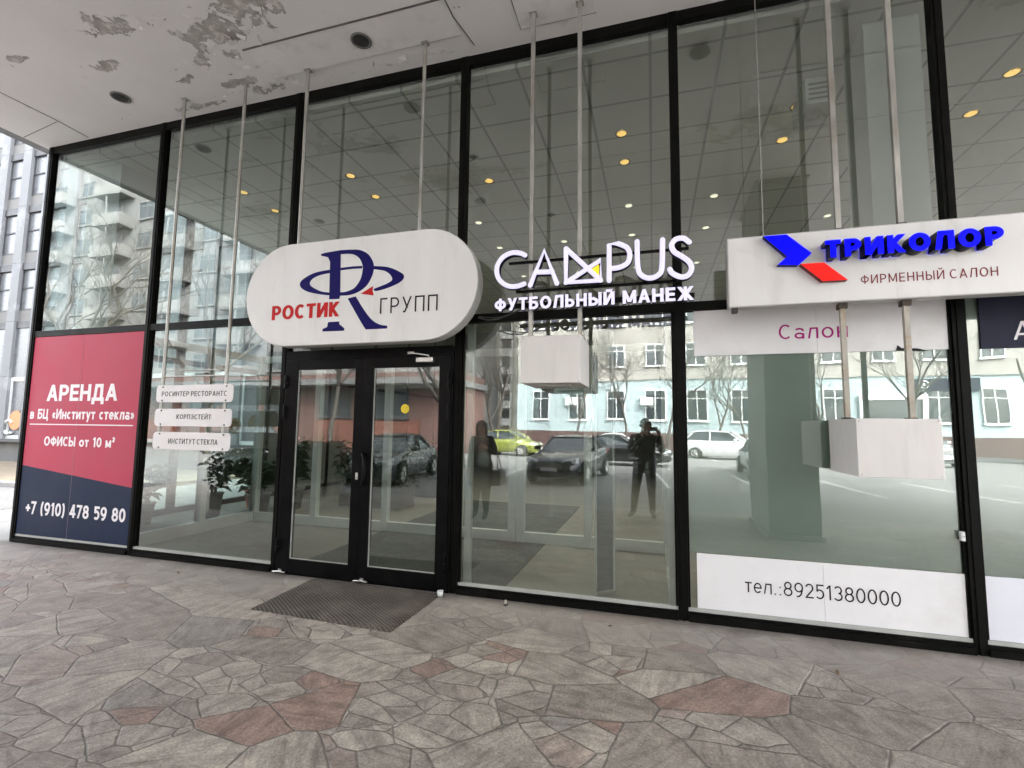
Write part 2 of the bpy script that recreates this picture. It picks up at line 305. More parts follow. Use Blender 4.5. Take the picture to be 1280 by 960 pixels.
def mat_rubber():
    m = bpy.data.materials.new('woven_doormat'); m.use_nodes = True; t = m.node_tree; b = t.nodes['Principled BSDF']
    tc = nd(t, 'ShaderNodeTexCoord'); P = tc.outputs['Object']
    w1 = nd(t, 'ShaderNodeTexWave', Scale=11.0, Distortion=.5); w1.inputs['Detail'].default_value = 1; w1.wave_type = 'BANDS'; w1.bands_direction = 'X'
    mp = nd(t, 'ShaderNodeMapping'); mp.inputs['Rotation'].default_value = (0, 0, R(35)); t.links.new(P, mp.inputs[0]); t.links.new(mp.outputs[0], w1.inputs['Vector'])
    w2 = nd(t, 'ShaderNodeTexWave', Scale=11.0, Distortion=.5); w2.wave_type = 'BANDS'; w2.bands_direction = 'Y'
    t.links.new(mp.outputs[0], w2.inputs['Vector'])
    k = math_n(t, 'MULTIPLY', w1.outputs['Fac'], w2.outputs['Fac'])
    n = nd(t, 'ShaderNodeTexNoise', Scale=2.5, Detail=7.0); t.links.new(P, n.inputs['Vector'])
    c = ramp(t, k, [(.05, (.034, .028, .023)), (.5, (.165, .134, .108))]).outputs[0]
    c = mix(t, ramp(t, n.outputs[0], [(.45, (0, 0, 0)), (.75, (.6, .6, .6))]).outputs[0], c, (.20, .175, .15)); t.links.new(c, b.inputs['Base Color']); b.inputs['Roughness'].default_value = .85
    bp = nd(t, 'ShaderNodeBump', Strength=1.0, Distance=.012); t.links.new(k, bp.inputs['Height']); t.links.new(bp.outputs[0], b.inputs['Normal'])
    return m
DOORMAT = mat_rubber()
def food_mat():
    m = bpy.data.materials.new('salad_plate_print'); m.use_nodes = True; t = m.node_tree; b = t.nodes['Principled BSDF']
    tc = nd(t, 'ShaderNodeTexCoord'); v = nd(t, 'ShaderNodeTexVoronoi', Scale=38.0); t.links.new(tc.outputs['Object'], v.inputs['Vector'])
    s = nd(t, 'ShaderNodeSeparateColor'); t.links.new(v.outputs['Color'], s.inputs[0])
    c = ramp(t, s.outputs[0], [(0, (.20, .28, .08)), (.3, (.5, .42, .25)), (.5, (.55, .16, .07)), (.65, (.12, .2, .06)), (.85, (.7, .65, .5))]); c.color_ramp.interpolation = 'CONSTANT'
    t.links.new(c.outputs[0], b.inputs['Base Color']); return m
FOOD = food_mat()

# ------------------------------------------------------------------ object helpers
def tag(o, label=None, cat=None, group=None, kind=None):
    if label: o['label'] = label
    if cat: o['category'] = cat
    if group: o['group'] = group
    if kind: o['kind'] = kind
    return o
def thing(name, label, cat, loc=(0, 0, 0), group=None):
    o = bpy.data.objects.new(name, None); col.objects.link(o); o.location = loc; o.empty_display_size = .1
    return tag(o, label, cat, group)
def root_of(o):
    while o.parent: o = o.parent
    return o
class MB:
    def __init__(s): s.v = []; s.f = []; s.m = []; s.sm = []
    def add(s, vs, fs, m=0, smooth=False):
        b = len(s.v); s.v += [tuple(v) for v in vs]
        for f in fs: s.f.append([i+b for i in f]); s.m.append(m); s.sm.append(smooth)
    def box(s, x0, x1, y0, y1, z0, z1, m=0, front=None):
        vs = [(x0, y0, z0), (x1, y0, z0), (x1, y1, z0), (x0, y1, z0), (x0, y0, z1), (x1, y0, z1), (x1, y1, z1), (x0, y1, z1)]
        fs = [(0, 3, 2, 1), (4, 5, 6, 7), (1, 2, 6, 5), (2, 3, 7, 6), (3, 0, 4, 7)]
        s.add(vs, fs, m); s.add(vs, [(0, 1, 5, 4)], m if front is None else front); return s
    def boxx(s, x0, x1, y0, y1, z0, z1, m=0, xface=None):
        vs = [(x0, y0, z0), (x1, y0, z0), (x1, y1, z0), (x0, y1, z0), (x0, y0, z1), (x1, y0, z1), (x1, y1, z1), (x0, y1, z1)]
        s.add(vs, [(0, 3, 2, 1), (4, 5, 6, 7), (0, 1, 5, 4), (2, 3, 7, 6), (3, 0, 4, 7)], m); s.add(vs, [(1, 2, 6, 5)], m if xface is None else xface); return s
    def tube(s, pts, r, n=8, m=0, cap=True, smooth=True, flat=1.0, flat_axis=None):
        pts = [Vector(p) for p in pts]; rs = r if isinstance(r, (list, tuple)) else [r]*len(pts); rings = []
        prev = None
        for i, p in enumerate(pts):
            d = (pts[min(i+1, len(pts)-1)]-pts[max(i-1, 0)])
            if d.length < 1e-9: d = Vector((0, 0, 1))
            d.normalize()
            a = prev - d*prev.dot(d) if prev is not None else d.orthogonal()
            if a.length < 1e-6: a = d.orthogonal()
            a.normalize(); prev = a; b = d.cross(a)
            ring = []
            for k in range(n):
                o = (a*math.cos(2*math.pi*k/n)+b*math.sin(2*math.pi*k/n))*rs[i]
                if flat_axis is not None: o[flat_axis] *= flat
                ring.append(p+o)
            rings.append(ring)
        vs = [v for rg in rings for v in rg]; fs = []
        for i in range(len(pts)-1):
            for k in range(n): fs.append((i*n+k, i*n+(k+1) % n, (i+1)*n+(k+1) % n, (i+1)*n+k))
        s.add(vs, fs, m, smooth)
        if cap:
            s.add(rings[0], [tuple(range(n-1, -1, -1))], m); s.add(rings[-1], [tuple(range(n))], m)
        return s
    def lathe(s, prof, c=(0, 0, 0), n=20, m=0, axis='z', smooth=True):
        vs = []; fs = []
        for (r, h) in prof:
            for k in range(n):
                a = 2*math.pi*k/n; x, y = r*math.cos(a), r*math.sin(a)
                p = (x, y, h) if axis == 'z' else ((x, h, y) if axis == 'y' else (h, x, y))
                vs.append((p[0]+c[0], p[1]+c[1], p[2]+c[2]))
        for i in range(len(prof)-1):
            for k in range(n):
                q = (i*n+k, i*n+(k+1) % n, (i+1)*n+(k+1) % n, (i+1)*n+k)
                fs.append(q if axis == 'z' else q[::-1])
        s.add(vs, fs, m, smooth); return s
    def prism_y(s, poly, y0, y1, m=0, side=None):
        """polygon in (x, z) from y0 (front, towards -y) to y1"""
        a = sum(poly[i][0]*poly[(i+1) % len(poly)][1]-poly[(i+1) % len(poly)][0]*poly[i][1] for i in range(len(poly)))
        if a < 0: poly = poly[::-1]
        n = len(poly); vs = [(x, y0, z) for x, z in poly]+[(x, y1, z) for x, z in poly]
        s.add(vs, [tuple(range(n)), tuple(range(2*n-1, n-1, -1))], m)
        s.add(vs, [(i, n+i, n+(i+1) % n, (i+1) % n) for i in range(n)], m if side is None else side); return s
    def build(s, name, mats, parent=None, bevel=0, tri=False):
        me = bpy.data.meshes.new(name)
        off = root_of(parent).location if parent else Vector((0, 0, 0))
        me.from_pydata([(v[0]-off[0], v[1]-off[1], v[2]-off[2]) for v in s.v], [], s.f)
        for mm in (mats if isinstance(mats, (list, tuple)) else [mats]): me.materials.append(mm)
        for i, p in enumerate(me.polygons): p.material_index = s.m[i]; p.use_smooth = s.sm[i]
        if bevel or tri:
            bm = bmesh.new(); bm.from_mesh(me)
            if bevel:
                bmesh.ops.remove_doubles(bm, verts=bm.verts, dist=1e-5)
                es = [e for e in bm.edges if len(e.link_faces) == 2 and e.calc_face_angle(0) > .5]
                bmesh.ops.bevel(bm, geom=es, offset=bevel, segments=2, affect='EDGES', profile=.6)
            if tri: bmesh.ops.triangulate(bm, faces=[f for f in bm.faces if len(f.verts) > 4])
            bm.to_mesh(me); bm.free()
        me.update()
        o = bpy.data.objects.new(name, me); col.objects.link(o)
        if parent: o.parent = parent
        return o
def kids(o): return [c for c in bpy.data.objects if c.parent == o]
def dup(o, parent=None, label=None, **kw):
    ch = list(o.children)
    c = o.copy(); col.objects.link(c)
    if parent: c.parent = parent
    if label: c['label'] = label
    for k in ch: dup(k, c)
    return c

# ---- lettering: every glyph is drawn from bars and ribbons (u, v run 0..1 across the glyph)
def bowl(v0, v1, u0=0.0, c=.48, um=1.0):
    m_ = (v0+v1)/2; r_ = (v1-v0)/2
    return [(u0, v1), (c, v1)]+[(c+(um-c)*math.sin(R(a)), m_+r_*math.cos(R(a))) for a in range(12, 180, 12)]+[(c, v0), (u0, v0)]
def ell(cu, cv, ru, rv, a0, a1, st=12):
    n = max(2, int(abs(a1-a0)/st)); return [(cu+ru*math.cos(R(a0+(a1-a0)*k/n)), cv+rv*math.sin(R(a0+(a1-a0)*k/n))) for k in range(n+1)]
O_ = ell(.5, .5, .5, .5, 90, 450)
GL = {
 'А': (.72, ['d0,0,.5,1', 'd1,0,.5,1', 'h.27,.18,.82']), 'Р': (.60, ['v0,0,1', bowl(.42, 1)]), 'Е': (.54, ['v0,0,1', 'h0,0,1', 'h.5,0,.9', 'h1,0,1']),
 'Н': (.66, ['v0,0,1', 'v1,0,1', 'h.5,0,1']), 'Д': (.76, ['h0,0,1', 'v0,-.2,.06', 'v1,-.2,.06', 'v.86,0,1', 'h1,.28,.86', 'd.14,0,.28,1']), 'О': (.76, [O_]),
 'Ф': (.82, ['v.5,0,1', ell(.5, .5, .5, .33, 90, 450)]), 'И': (.68, ['v0,0,1', 'v1,0,1', 'd0,0,1,1']), 'С': (.66, [ell(.55, .5, .55, .5, 48, 312)]),
 'Ы': (.84, ['v0,0,1', bowl(0, .55, 0, .30, .66), 'v1,0,1']), 'Т': (.58, ['v.5,0,1', 'h1,-.02,1.02']), 'К': (.62, ['v0,0,1', 'd0,.42,1,1', 'd.22,.55,1,0']),
 'Г': (.50, ['v0,0,1', 'h1,0,1']), 'У': (.64, ['d0,1,.55,.28', 'd.22,0,1,1', 'h0,.02,.25']), 'П': (.66, ['v0,0,1', 'v1,0,1', 'h1,0,1']), 'Б': (.60, ['v0,0,1', 'h1,0,.92', bowl(0, .58)]),
 'Ц': (.70, ['v0,0,1', 'v.86,0,1', 'h0,0,1', 'v1,-.2,.06']), 'Л': (.68, ['v1,0,1', 'h1,.26,1', 'd.02,0,.28,1']), 'Ь': (.58, ['v0,0,1', bowl(0, .56)]),
 'Й': (.68, ['v0,0,1', 'v1,0,1', 'd0,0,1,1', ell(.5, 1.34, .26, .14, 180, 360)]), 'М': (.84, ['v0,0,1', 'v1,0,1', 'd0,1,.5,.12', 'd1,1,.5,.12']), 'Ж': (.96, ['v.5,0,1', 'd0,0,.46,.54', 'd1,0,.54,.54', 'd0,1,.46,.44', 'd1,1,.54,.44']),
 'Э': (.66, [ell(.45, .5, .55, .5, 132, -132), 'h.5,.3,1']),
 '0': (.58, [O_]), '1': (.34, ['v.75,0,1', 'd0,.74,.75,1']), '2': (.54, [ell(.5, .72, .48, .28, 165, -38)+[(.0, .0)], 'h0,0,1']), '3': (.54, [ell(.48, .74, .46, .26, 150, -80), ell(.46, .27, .54, .27, 80, -150)]),
 '4': (.60, ['v.74,0,1', 'h.24,-.02,1.02', 'd.0,.24,.66,1']), '5': (.54, ['h1,.12,.95', 'v.12,.5,1', ell(.46, .32, .54, .32, 138, -140)]), '7': (.52, ['h1,0,1', 'd.28,0,1,1']),
 '8': (.58, [ell(.5, .755, .42, .245, 90, 450), ell(.5, .26, .5, .26, 90, 450)]), '9': (.58, [ell(.5, .68, .5, .32, 90, 450), [(1, .68), (.94, .42), (.78, .16), (.5, .0), (.18, .0)]]),
 '+': (.44, ['h.45,0,1', 'v.5,.20,.74']), '(': (.24, [[(1, 1.12), (.25, .85), (0, .46), (.25, .07), (1, -.2)]]), ')': (.24, [[(0, 1.12), (.75, .85), (1, .46), (.75, .07), (0, -.2)]]),
 '.': (.12, ['v.5,0,*']), ':': (.12, ['v.5,0,*', 'v.5,.5,*']), '«': (.42, ['l.5,.62,0,.36', 'l.5,.1,0,.36', 'l1,.62,.5,.36', 'l1,.1,.5,.36']), '»': (.42, ['l0,.62,.5,.36', 'l0,.1,.5,.36', 'l.5,.62,1,.36', 'l.5,.1,1,.36']),
 '²': (.30, [[(0, .98), (.4, 1.12), (.95, 1.05), (.9, .85), (0, .62)], 'l0,.62,1,.62']),
 'а': (.50, ['v1,0,.50', ell(.5, .74, .5, .26, 150, 0), ell(.5, .25, .5, .25, 90, 450)]), 'е': (.54, [ell(.5, .5, .5, .5, 0, 320), 'h.5,0,1']), 'у': (.54, ['d0,1,.52,.05', 'd.30,-.36,1,1']), 'с': (.48, [ell(.55, .5, .55, .5, 48, 312)]),
}
for lo_, hi_ in zip('внтиклом', 'ВНТИКЛОМ'): GL[lo_] = None
GL['в'] = (.50, ['v0,0,1', bowl(.52, 1, 0, .5, .92), bowl(0, .52, 0, .5, 1)])
for lo_ in 'нтиклом': GL[lo_] = (GL[lo_.upper()][0]*.80, GL[lo_.upper()][1])
XH = .73
def glyph_mb(ch, x0, z0, W_, H_, w_, h_, yf, depth, front=0, side=0):
    """one letter as a mesh builder; strokes step back by a hair so that none share a plane"""
    mb = MB(); k = 0
    X = lambda u: x0+w_/2+u*(W_-w_)
    Z = lambda v: z0+h_/2+v*(H_-h_)
    for s in GL[ch][1]:
        y0 = yf+k*.00022; y1 = yf+depth-k*.00003; k += 1
        if isinstance(s, str):
            c = s[0]; a = s[1:].split(',')
            if c == 'v':
                u, v0 = float(a[0]), float(a[1]); za = z0+v0*H_; zb = za+w_ if a[2] == '*' else z0+float(a[2])*H_
                poly = [(X(u)-w_/2, za), (X(u)+w_/2, za), (X(u)+w_/2, zb), (X(u)-w_/2, zb)]
            elif c == 'h':
                v, u0, u1 = map(float, a); poly = [(X(u0), Z(v)-h_/2), (X(u1), Z(v)-h_/2), (X(u1), Z(v)+h_/2), (X(u0), Z(v)+h_/2)]
                if u0 <= 0: poly[0] = (X(0)-w_*.49, poly[0][1]); poly[3] = (X(0)-w_*.49, poly[3][1])
                if u1 >= .9: e_ = X(min(u1, 1))+w_*.49; poly[1] = (e_, poly[1][1]); poly[2] = (e_, poly[2][1])
            elif c == 'd':
                u0, v0, u1, v1 = map(float, a); dx, dz = X(u1)-X(u0), (v1-v0)*H_; hw = w_/2*math.hypot(dx, dz)/abs(dz)*.94
                poly = [(X(u0)-hw, z0+v0*H_), (X(u0)+hw, z0+v0*H_), (X(u1)+hw, z0+v1*H_), (X(u1)-hw, z0+v1*H_)]
            else:
                u0, v0, u1, v1 = map(float, a); p, q = Vector((X(u0), z0+v0*H_)), Vector((X(u1), z0+v1*H_)); d = (q-p).normalized(); n = Vector((-d.y, d.x))*h_*.42
                poly = [tuple(p-n), tuple(q-n), tuple(q+n), tuple(p+n)]
            mb.prism_y(poly, y0, y1, front, side)
        else:
            pts = [Vector((X(u), Z(v))) for u, v in s]; closed = (pts[0]-pts[-1]).length < 1e-6
            n = len(pts); L, Rr = [], []
            for i in range(n):
                a_ = pts[i-1] if i else (pts[-2] if closed else pts[0]); b_ = pts[i+1] if i < n-1 else (pts[1] if closed else pts[-1])
                d = (b_-a_).normalized(); nn = Vector((-d.y, d.x)); hw = math.hypot(nn.x*w_/2, nn.y*h_/2)
                L.append(pts[i]+nn*hw); Rr.append(pts[i]-nn*hw)
            vs = [(p.x, y0, p.y) for p in L]+[(p.x, y0, p.y) for p in Rr]+[(p.x, y1, p.y) for p in L]+[(p.x, y1, p.y) for p in Rr]
            for i in range(n-1):
                mb.add([vs[i], vs[n+i], vs[n+i+1], vs[i+1]], [(0, 1, 2, 3)], front); mb.add([vs[2*n+i], vs[2*n+i+1], vs[3*n+i+1], vs[3*n+i]], [(0, 1, 2, 3)], side)
                mb.add([vs[i], vs[i+1], vs[2*n+i+1], vs[2*n+i]], [(0, 1, 2, 3)], side); mb.add([vs[n+i], vs[3*n+i], vs[3*n+i+1], vs[n+i+1]], [(0, 1, 2, 3)], side)
            if not closed:
                for i in (0, n-1): mb.add([vs[i], vs[n+i], vs[3*n+i], vs[2*n+i]], [(0, 1, 2, 3)], side)
    return mb
def letters(s, box, yf, depth, wt=.15, gap=.16, hwt=None, side=0, space=.58):
    """list of letter builders for the text s; cap height and width fill box = (x0, x1, z0, z1)"""
    x0, x1, z0, z1 = box; Hc = z1-z0; tot = 0; adv = []
    for i, ch in enumerate(s):
        wd = space if ch == ' ' else GL[ch][0]+(wt*.55 if ch not in '.:' else wt)
        adv.append((tot, wd)); tot += wd+(gap if i < len(s)-1 and ch != ' ' and s[i+1:i+2] != ' ' else 0)
    k = (x1-x0)/tot; out = []
    for ch, (a, wd) in zip(s, adv):
        if ch == ' ': continue
        low = ch in 'внтикломаеус'
        out.append(glyph_mb(ch, x0+a*k, z0, wd*k, Hc*(XH if low else 1), min(wt*Hc*max(.75, min(1.15, k/Hc)), wd*k*.48 if ch not in '.:+²«»()' else wd*k), (hwt or wt*.92)*Hc, yf, depth, 0, side))
    return out
def text_mb(s, box, y_front, depth=.002, wt=.15, gap=.16, hwt=None):
    mb = MB()
    for g in letters(s, box, y_front, depth, wt, gap, hwt):
        b = len(mb.v); mb.v += g.v; mb.f += [[i+b for i in f] for f in g.f]; mb.m += g.m; mb.sm += g.sm
    return mb
DATA = {"logo_p": [[-3.244, 3.345], [-3.185, 3.354], [-3.019, 3.364], [-2.89, 3.358], [-2.786, 3.344], [-2.692, 3.294], [-2.632, 3.207], [-2.622, 3.125], [-2.647, 3.047], [-2.7, 2.97], [-2.788, 2.916], [-2.89, 2.892], [-2.995, 2.893], [-3.005, 2.859], [-3.122, 2.864], [-3.131, 3.251], [-3.158, 3.303], [-3.244, 3.328]],
 "logo_p_hole": [[-3.01, 3.323], [-2.876, 3.311], [-2.793, 3.262], [-2.751, 3.187], [-2.748, 3.126], [-2.771, 3.036], [-2.836, 2.959], [-2.927, 2.929], [-2.996, 2.928]],
 "logo_orbit_right": [[-2.623, 3.166], [-2.463, 3.142], [-2.329, 3.082], [-2.285, 3.035], [-2.326, 2.982], [-2.454, 2.936], [-2.586, 2.912], [-2.616, 2.934], [-2.478, 2.974], [-2.414, 3.009], [-2.433, 3.06], [-2.494, 3.105], [-2.573, 3.125], [-2.622, 3.134]],
 "logo_orbit_left": [[-3.132, 3.171], [-3.318, 3.151], [-3.461, 3.088], [-3.482, 3.026], [-3.405, 2.968], [-3.257, 2.927], [-3.122, 2.905], [-3.124, 2.934], [-3.235, 2.957], [-3.36, 3.028], [-3.339, 3.089], [-3.244, 3.124], [-3.13, 3.136]],
 "logo_bar": [[-3.002, 3.179], [-2.87, 3.183], [-2.753, 3.179], [-2.752, 3.154], [-2.869, 3.158], [-3.001, 3.154]],
 "logo_arrow": [[-2.758, 2.897], [-2.621, 2.964], [-2.626, 2.924], [-2.611, 2.869]],
 "logo_leg": [[-2.905, 2.858], [-2.814, 2.873], [-2.712, 2.73], [-2.618, 2.625], [-2.527, 2.575], [-2.45, 2.561], [-2.449, 2.534], [-2.685, 2.535], [-2.728, 2.591], [-2.825, 2.736]],
 "logo_foot": [[-3.121, 2.63], [-2.993, 2.63], [-2.991, 2.604], [-2.931, 2.56], [-2.93, 2.534], [-3.182, 2.537], [-3.184, 2.562], [-3.13, 2.58]],
 "C": [[[-1.066, 3.115], [-1.115, 3.14], [-1.193, 3.149], [-1.272, 3.116], [-1.32, 3.051], [-1.326, 2.974], [-1.295, 2.903], [-1.224, 2.851], [-1.146, 2.84], [-1.072, 2.857]]],
 "A": [[[-1.018, 2.839], [-0.893, 3.142], [-0.78, 2.839]], [[-0.971, 2.954], [-0.82, 2.947]]],
 "M": [[[-0.702, 3.141], [-0.702, 2.841], [-0.407, 2.839], [-0.406, 3.014], [-0.702, 2.841]], [[-0.702, 3.141], [-0.407, 2.839]]],
 "Mtri": [[-0.482, 2.939], [-0.423, 2.975], [-0.424, 2.887]],
 "P": [[[-0.337, 2.831], [-0.335, 3.143], [-0.258, 3.142], [-0.189, 3.1], [-0.167, 3.034], [-0.19, 2.968], [-0.259, 2.937], [-0.336, 2.935]]],
 "U": [[[-0.108, 3.145], [-0.104, 2.932], [-0.078, 2.859], [-0.012, 2.827], [0.055, 2.848], [0.085, 2.908], [0.093, 3.14]]],
 "S": [[[0.297, 3.1], [0.255, 3.136], [0.197, 3.134], [0.163, 3.09], [0.181, 3.033], [0.238, 2.989], [0.294, 2.937], [0.311, 2.882], [0.285, 2.83], [0.228, 2.819], [0.164, 2.855], [0.146, 2.888]]],
 "rail1": [[-1.227, 3.095], [0.29, 3.073]],
 "rail2": [[-1.154, 2.815], [0.199, 2.814]],
 "chev": [[0.832, 3.086], [0.992, 3.084], [1.153, 2.924], [1.063, 2.841], [0.924, 2.853], [0.991, 2.912]],
 "red": [[1.076, 2.847], [1.231, 2.845], [1.378, 2.702], [1.217, 2.705]],
 "tear": [[1.854, 2.242], [1.866, 2.284], [1.892, 2.26], [1.993, 2.256], [2.062, 2.235]],
 "T": {"rostik": [-3.817, -2.999, 2.683, 2.834],
 "grupp": [-2.535, -1.924, 2.682, 2.836],
 "futb": [-1.345, 0.323, 2.626, 2.739],
 "trik": [1.228, 2.279, 2.866, 2.993],
 "firm": [1.478, 2.289, 2.678, 2.744],
 "salon": [1.028, 1.531, 2.365, 2.49],
 "tel": [0.708, 1.791, 0.275, 0.387],
 "p1": [-5.392, -4.454, 1.903, 1.958],
 "p2": [-5.147, -4.654, 1.646, 1.699],
 "p3": [-5.244, -4.539, 1.37, 1.427],
 "arenda": [-7.847, -6.546, 1.875, 2.094],
 "vbc": [-8.142, -6.226, 1.635, 1.77],
 "rule": [-8.134, -6.237, 1.555, 1.571],
 "ofisy": [-7.816, -6.52, 1.28, 1.405],
 "phone": [-8.045, -6.238, 0.377, 0.544]}}
# ------------------------------------------------------------------ ground
def sheet(name, x0, x1, y0, y1, z, m):
    mb = MB(); mb.add([(x0, y0, z), (x1, y0, z), (x1, y1, z), (x0, y1, z)], [(0, 1, 2, 3)]); o = mb.build(name, m); o['kind'] = 'structure'; return o
sheet('ground', -300, 300, -300, 300, -.125, ASPHALT)
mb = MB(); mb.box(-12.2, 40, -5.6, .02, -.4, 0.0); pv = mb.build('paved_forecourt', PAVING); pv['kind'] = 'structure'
mb = MB(); mb.box(-12.2, 40, -5.75, -5.603, -.4, -.006); k = mb.build('kerb', KERB, bevel=.012); k['kind'] = 'structure'
sheet('side_path', -60, -12.2, -6, 4.3, -.117, PATH)
mb = MB(); mb.box(-60, -12.6, 4.3, 8.75, -.3, -.02); e = mb.build('bare_verge', EARTH); e['kind'] = 'structure'
mb = MB(); mb.box(-60, -12.6, 4.14, 4.297, -.3, .0); e = mb.build('verge_kerb', KERB, bevel=.012); e['kind'] = 'structure'
sheet('parking_lot', -60, 60, -29.5, -5.8, -.119, ASPHALT)
mb = MB(); mb.box(-70, 70, -33.9, -29.5, -.4, .0); sw = mb.build('far_pavement', PATH, bevel=.01); sw['kind'] = 'structure'
# parking bay lines
mb = MB()
for i in range(8):
    x = -9+i*2.7+.9
    mb.add([(x, -15.4, -.113), (x+.11, -15.4, -.113), (x+.51, -10.4, -.113), (x+.40, -10.4, -.113)], [(0, 1, 2, 3)])
for i in range(9):
    x = -13+i*2.7
    mb.add([(x, -29.0, -.113), (x+.1, -29.0, -.113), (x+.1, -24.2, -.113), (x, -24.2, -.113)], [(0, 1, 2, 3)])
pl_ = mb.build('parking_lines', PAINT); pl_['kind'] = 'structure'

# ------------------------------------------------------------------ canopy
H = 5.53
can = thing('entrance_canopy', 'deep white plaster canopy with peeling paint over the shopfront', 'canopy', (0, -5.8, H))
mb = MB(); mb.box(-8.36, 9.5, -11.7, .12, H, H+.7); mb.build('soffit', SOFFIT, can)
mb = MB(); mb.box(-8.52, -8.36, -11.86, .12, H-.0, H+.9); mb.box(-8.36, 9.5, -11.86, -11.7, H, H+.9); mb.build('fascia', PIER, can)
def panel(x0, x1, y0, y1, t=.011):
    m_ = MB(); m_.box(x0, x1, y0, y1, H-t, H-.0005); return m_
PANELM = mat('repair_board_paint', (.83, .815, .81), .7, 0, .05, 2.0, dirt=(.55, .53, .51), dscale=3, damt=.5)
CRACK = mat('dark_seam', (.10, .095, .09), .9, 0, .3, 6)
panel(-4.08, -1.80, -.71, -.285).build('repair_board', PANELM, can)
panel(-1.20, -.47, -.66, -.19).build('repair_board', PANELM, can)
panel(1.1, 2.9, -1.6, -1.0).build('repair_board', PANELM, can, bevel=.003)
mb = MB()
mb.tube([(-7.46, -.03, H), (-7.44, -.4, H), (-7.47, -.97, H), (-7.45, -2.4, H), (-7.47, -5, H), (-7.46, -11.6, H)], .006, 5)
mb.tube([(-8.34, -.27, H), (-7.9, -.33, H), (-7.46, -.39, H)], .004, 5)
mb.tube([(-7.46, -2.2, H), (-3, -2.23, H), (4, -2.2, H), (9.4, -2.2, H)], .005, 5)
mb.tube([(-4.6, -2.2, H), (-4.62, -6, H), (-4.6, -11.6, H)], .005, 5)
mb.tube([(-4.10, -.714, H-.007), (-3.3, -.716, H-.007), (-2.5, -.713, H-.007), (-1.79, -.715, H-.007)], .009, 5)
mb.tube([(-1.205, -.665, H-.007), (-.465, -.665, H-.007)], .008, 5)
mb.tube([(-1.205, -.66, H-.007), (-1.204, -.188, H-.007), (-.465, -.186, H-.007)], .005, 5)
mb.tube([(-4.08, -.285, H-.006), (-3.4, -.288, H-.006), (-2.6, -.284, H-.006), (-1.8, -.283, H-.006)], .005, 5)
mb.tube([(-1.795, -.71, H-.006), (-1.793, -.5, H-.006), (-1.72, -.12, H)], .005, 5)
mb.build('seam', CRACK, can)
# curled flakes of paint hanging from the soffit
mb = MB(); rr = random.Random(5)
for (x, y, rx, ry, n_) in [(-4.2, -.92, .5, .2, 26), (-4.25, -.68, .2, .2, 10), (-4.72, -.72, .22, .1, 8), (-5.1, -1.3, .4, .15, 8), (-4.3, -.2, .8, .06, 22), (-3.5, -1.1, .4, .15, 12), (-2.6, -.12, 1.6, .05, 26)]:
    for i in range(n_):
        px, py = rr.gauss(x, rx*.6), min(-.03, rr.gauss(y, ry*.6)); a = rr.uniform(0, 6.28); L = rr.uniform(.012, .05); Wd = L*rr.uniform(.3, .9); dz = rr.uniform(.004, .018)
        ca, sa = math.cos(a), math.sin(a)
        q = [(px+L*ca-Wd*sa, py+L*sa+Wd*ca, H-.001), (px-L*ca-Wd*sa*.6, py-L*sa+Wd*ca*.6, H-.001), (px-L*ca*.7+Wd*sa, py-L*sa*.7-Wd*ca, H-dz), (px+L*ca*.8+Wd*sa*.5, py+L*sa*.8-Wd*ca*.5, H-dz*.7)]
        mb.add(q, [(0, 1, 2, 3)])
mb.build('paint_flakes', PANELM, can)['kind'] = 'stuff'

for i, (x, y, lb) in enumerate([(-2.81, -.50, 'round dark vent set in the repair board above the oval sign'), (-6.14, -.52, 'round dark vent in the peeling soffit above the red banner'),
                               (.52, -.50, 'round dark vent in the soffit above the lit lettering'), (-2.83, -3.05, 'round dark vent in the soffit behind the photographer, left'), (-6.16, -3.05, 'round dark vent in the soffit farthest out, left'), (3.85, -.5, 'round dark vent in the soffit over the right shop')]):
    if i == 0:
        v0 = thing('ceiling_vent', lb, 'vent', (x, y, H-.011), 'round vents in the canopy soffit')
        mb = MB(); mb.lathe([(.098, .004), (.105, -.004), (.105, -.012), (.088, -.016), (.080, -.010), (.080, .004)], (x, y, H-.011), 28); mb.build('ring', VENTR, v0)
        mb = MB()
        for r_ in (.075, .060, .045, .03, .015): mb.lathe([(r_, -.004), (r_+.004, -.010), (r_-.006, -.010), (r_-.008, -.004)], (x, y, H-.011), 24)
        mb.lathe([(.08, -.002), (.0, -.002)], (x, y, H-.011), 24); mb.build('grille', VENT, v0)
    else:
        d = dup(v0, label=lb); d.location = (x, y, H-.001 if i != 2 else H-.011)

cl = thing('canopy_column', 'broad grey stone clad column carrying the canopy', 'column', (1.98, -4.28, 0))
mb = MB(); mb.box(1.64, 2.33, -5.0, -3.58, .08, H-.03); mb.build('shaft', COLM, cl, bevel=.015)
mb = MB(); mb.box(1.60, 2.37, -5.04, -3.54, 0, .08); mb.build('base', KERB, cl, bevel=.01)
mb = MB(); mb.box(1.60, 2.37, -5.04, -3.54, H-.03, H); mb.build('capital', COLM, cl)

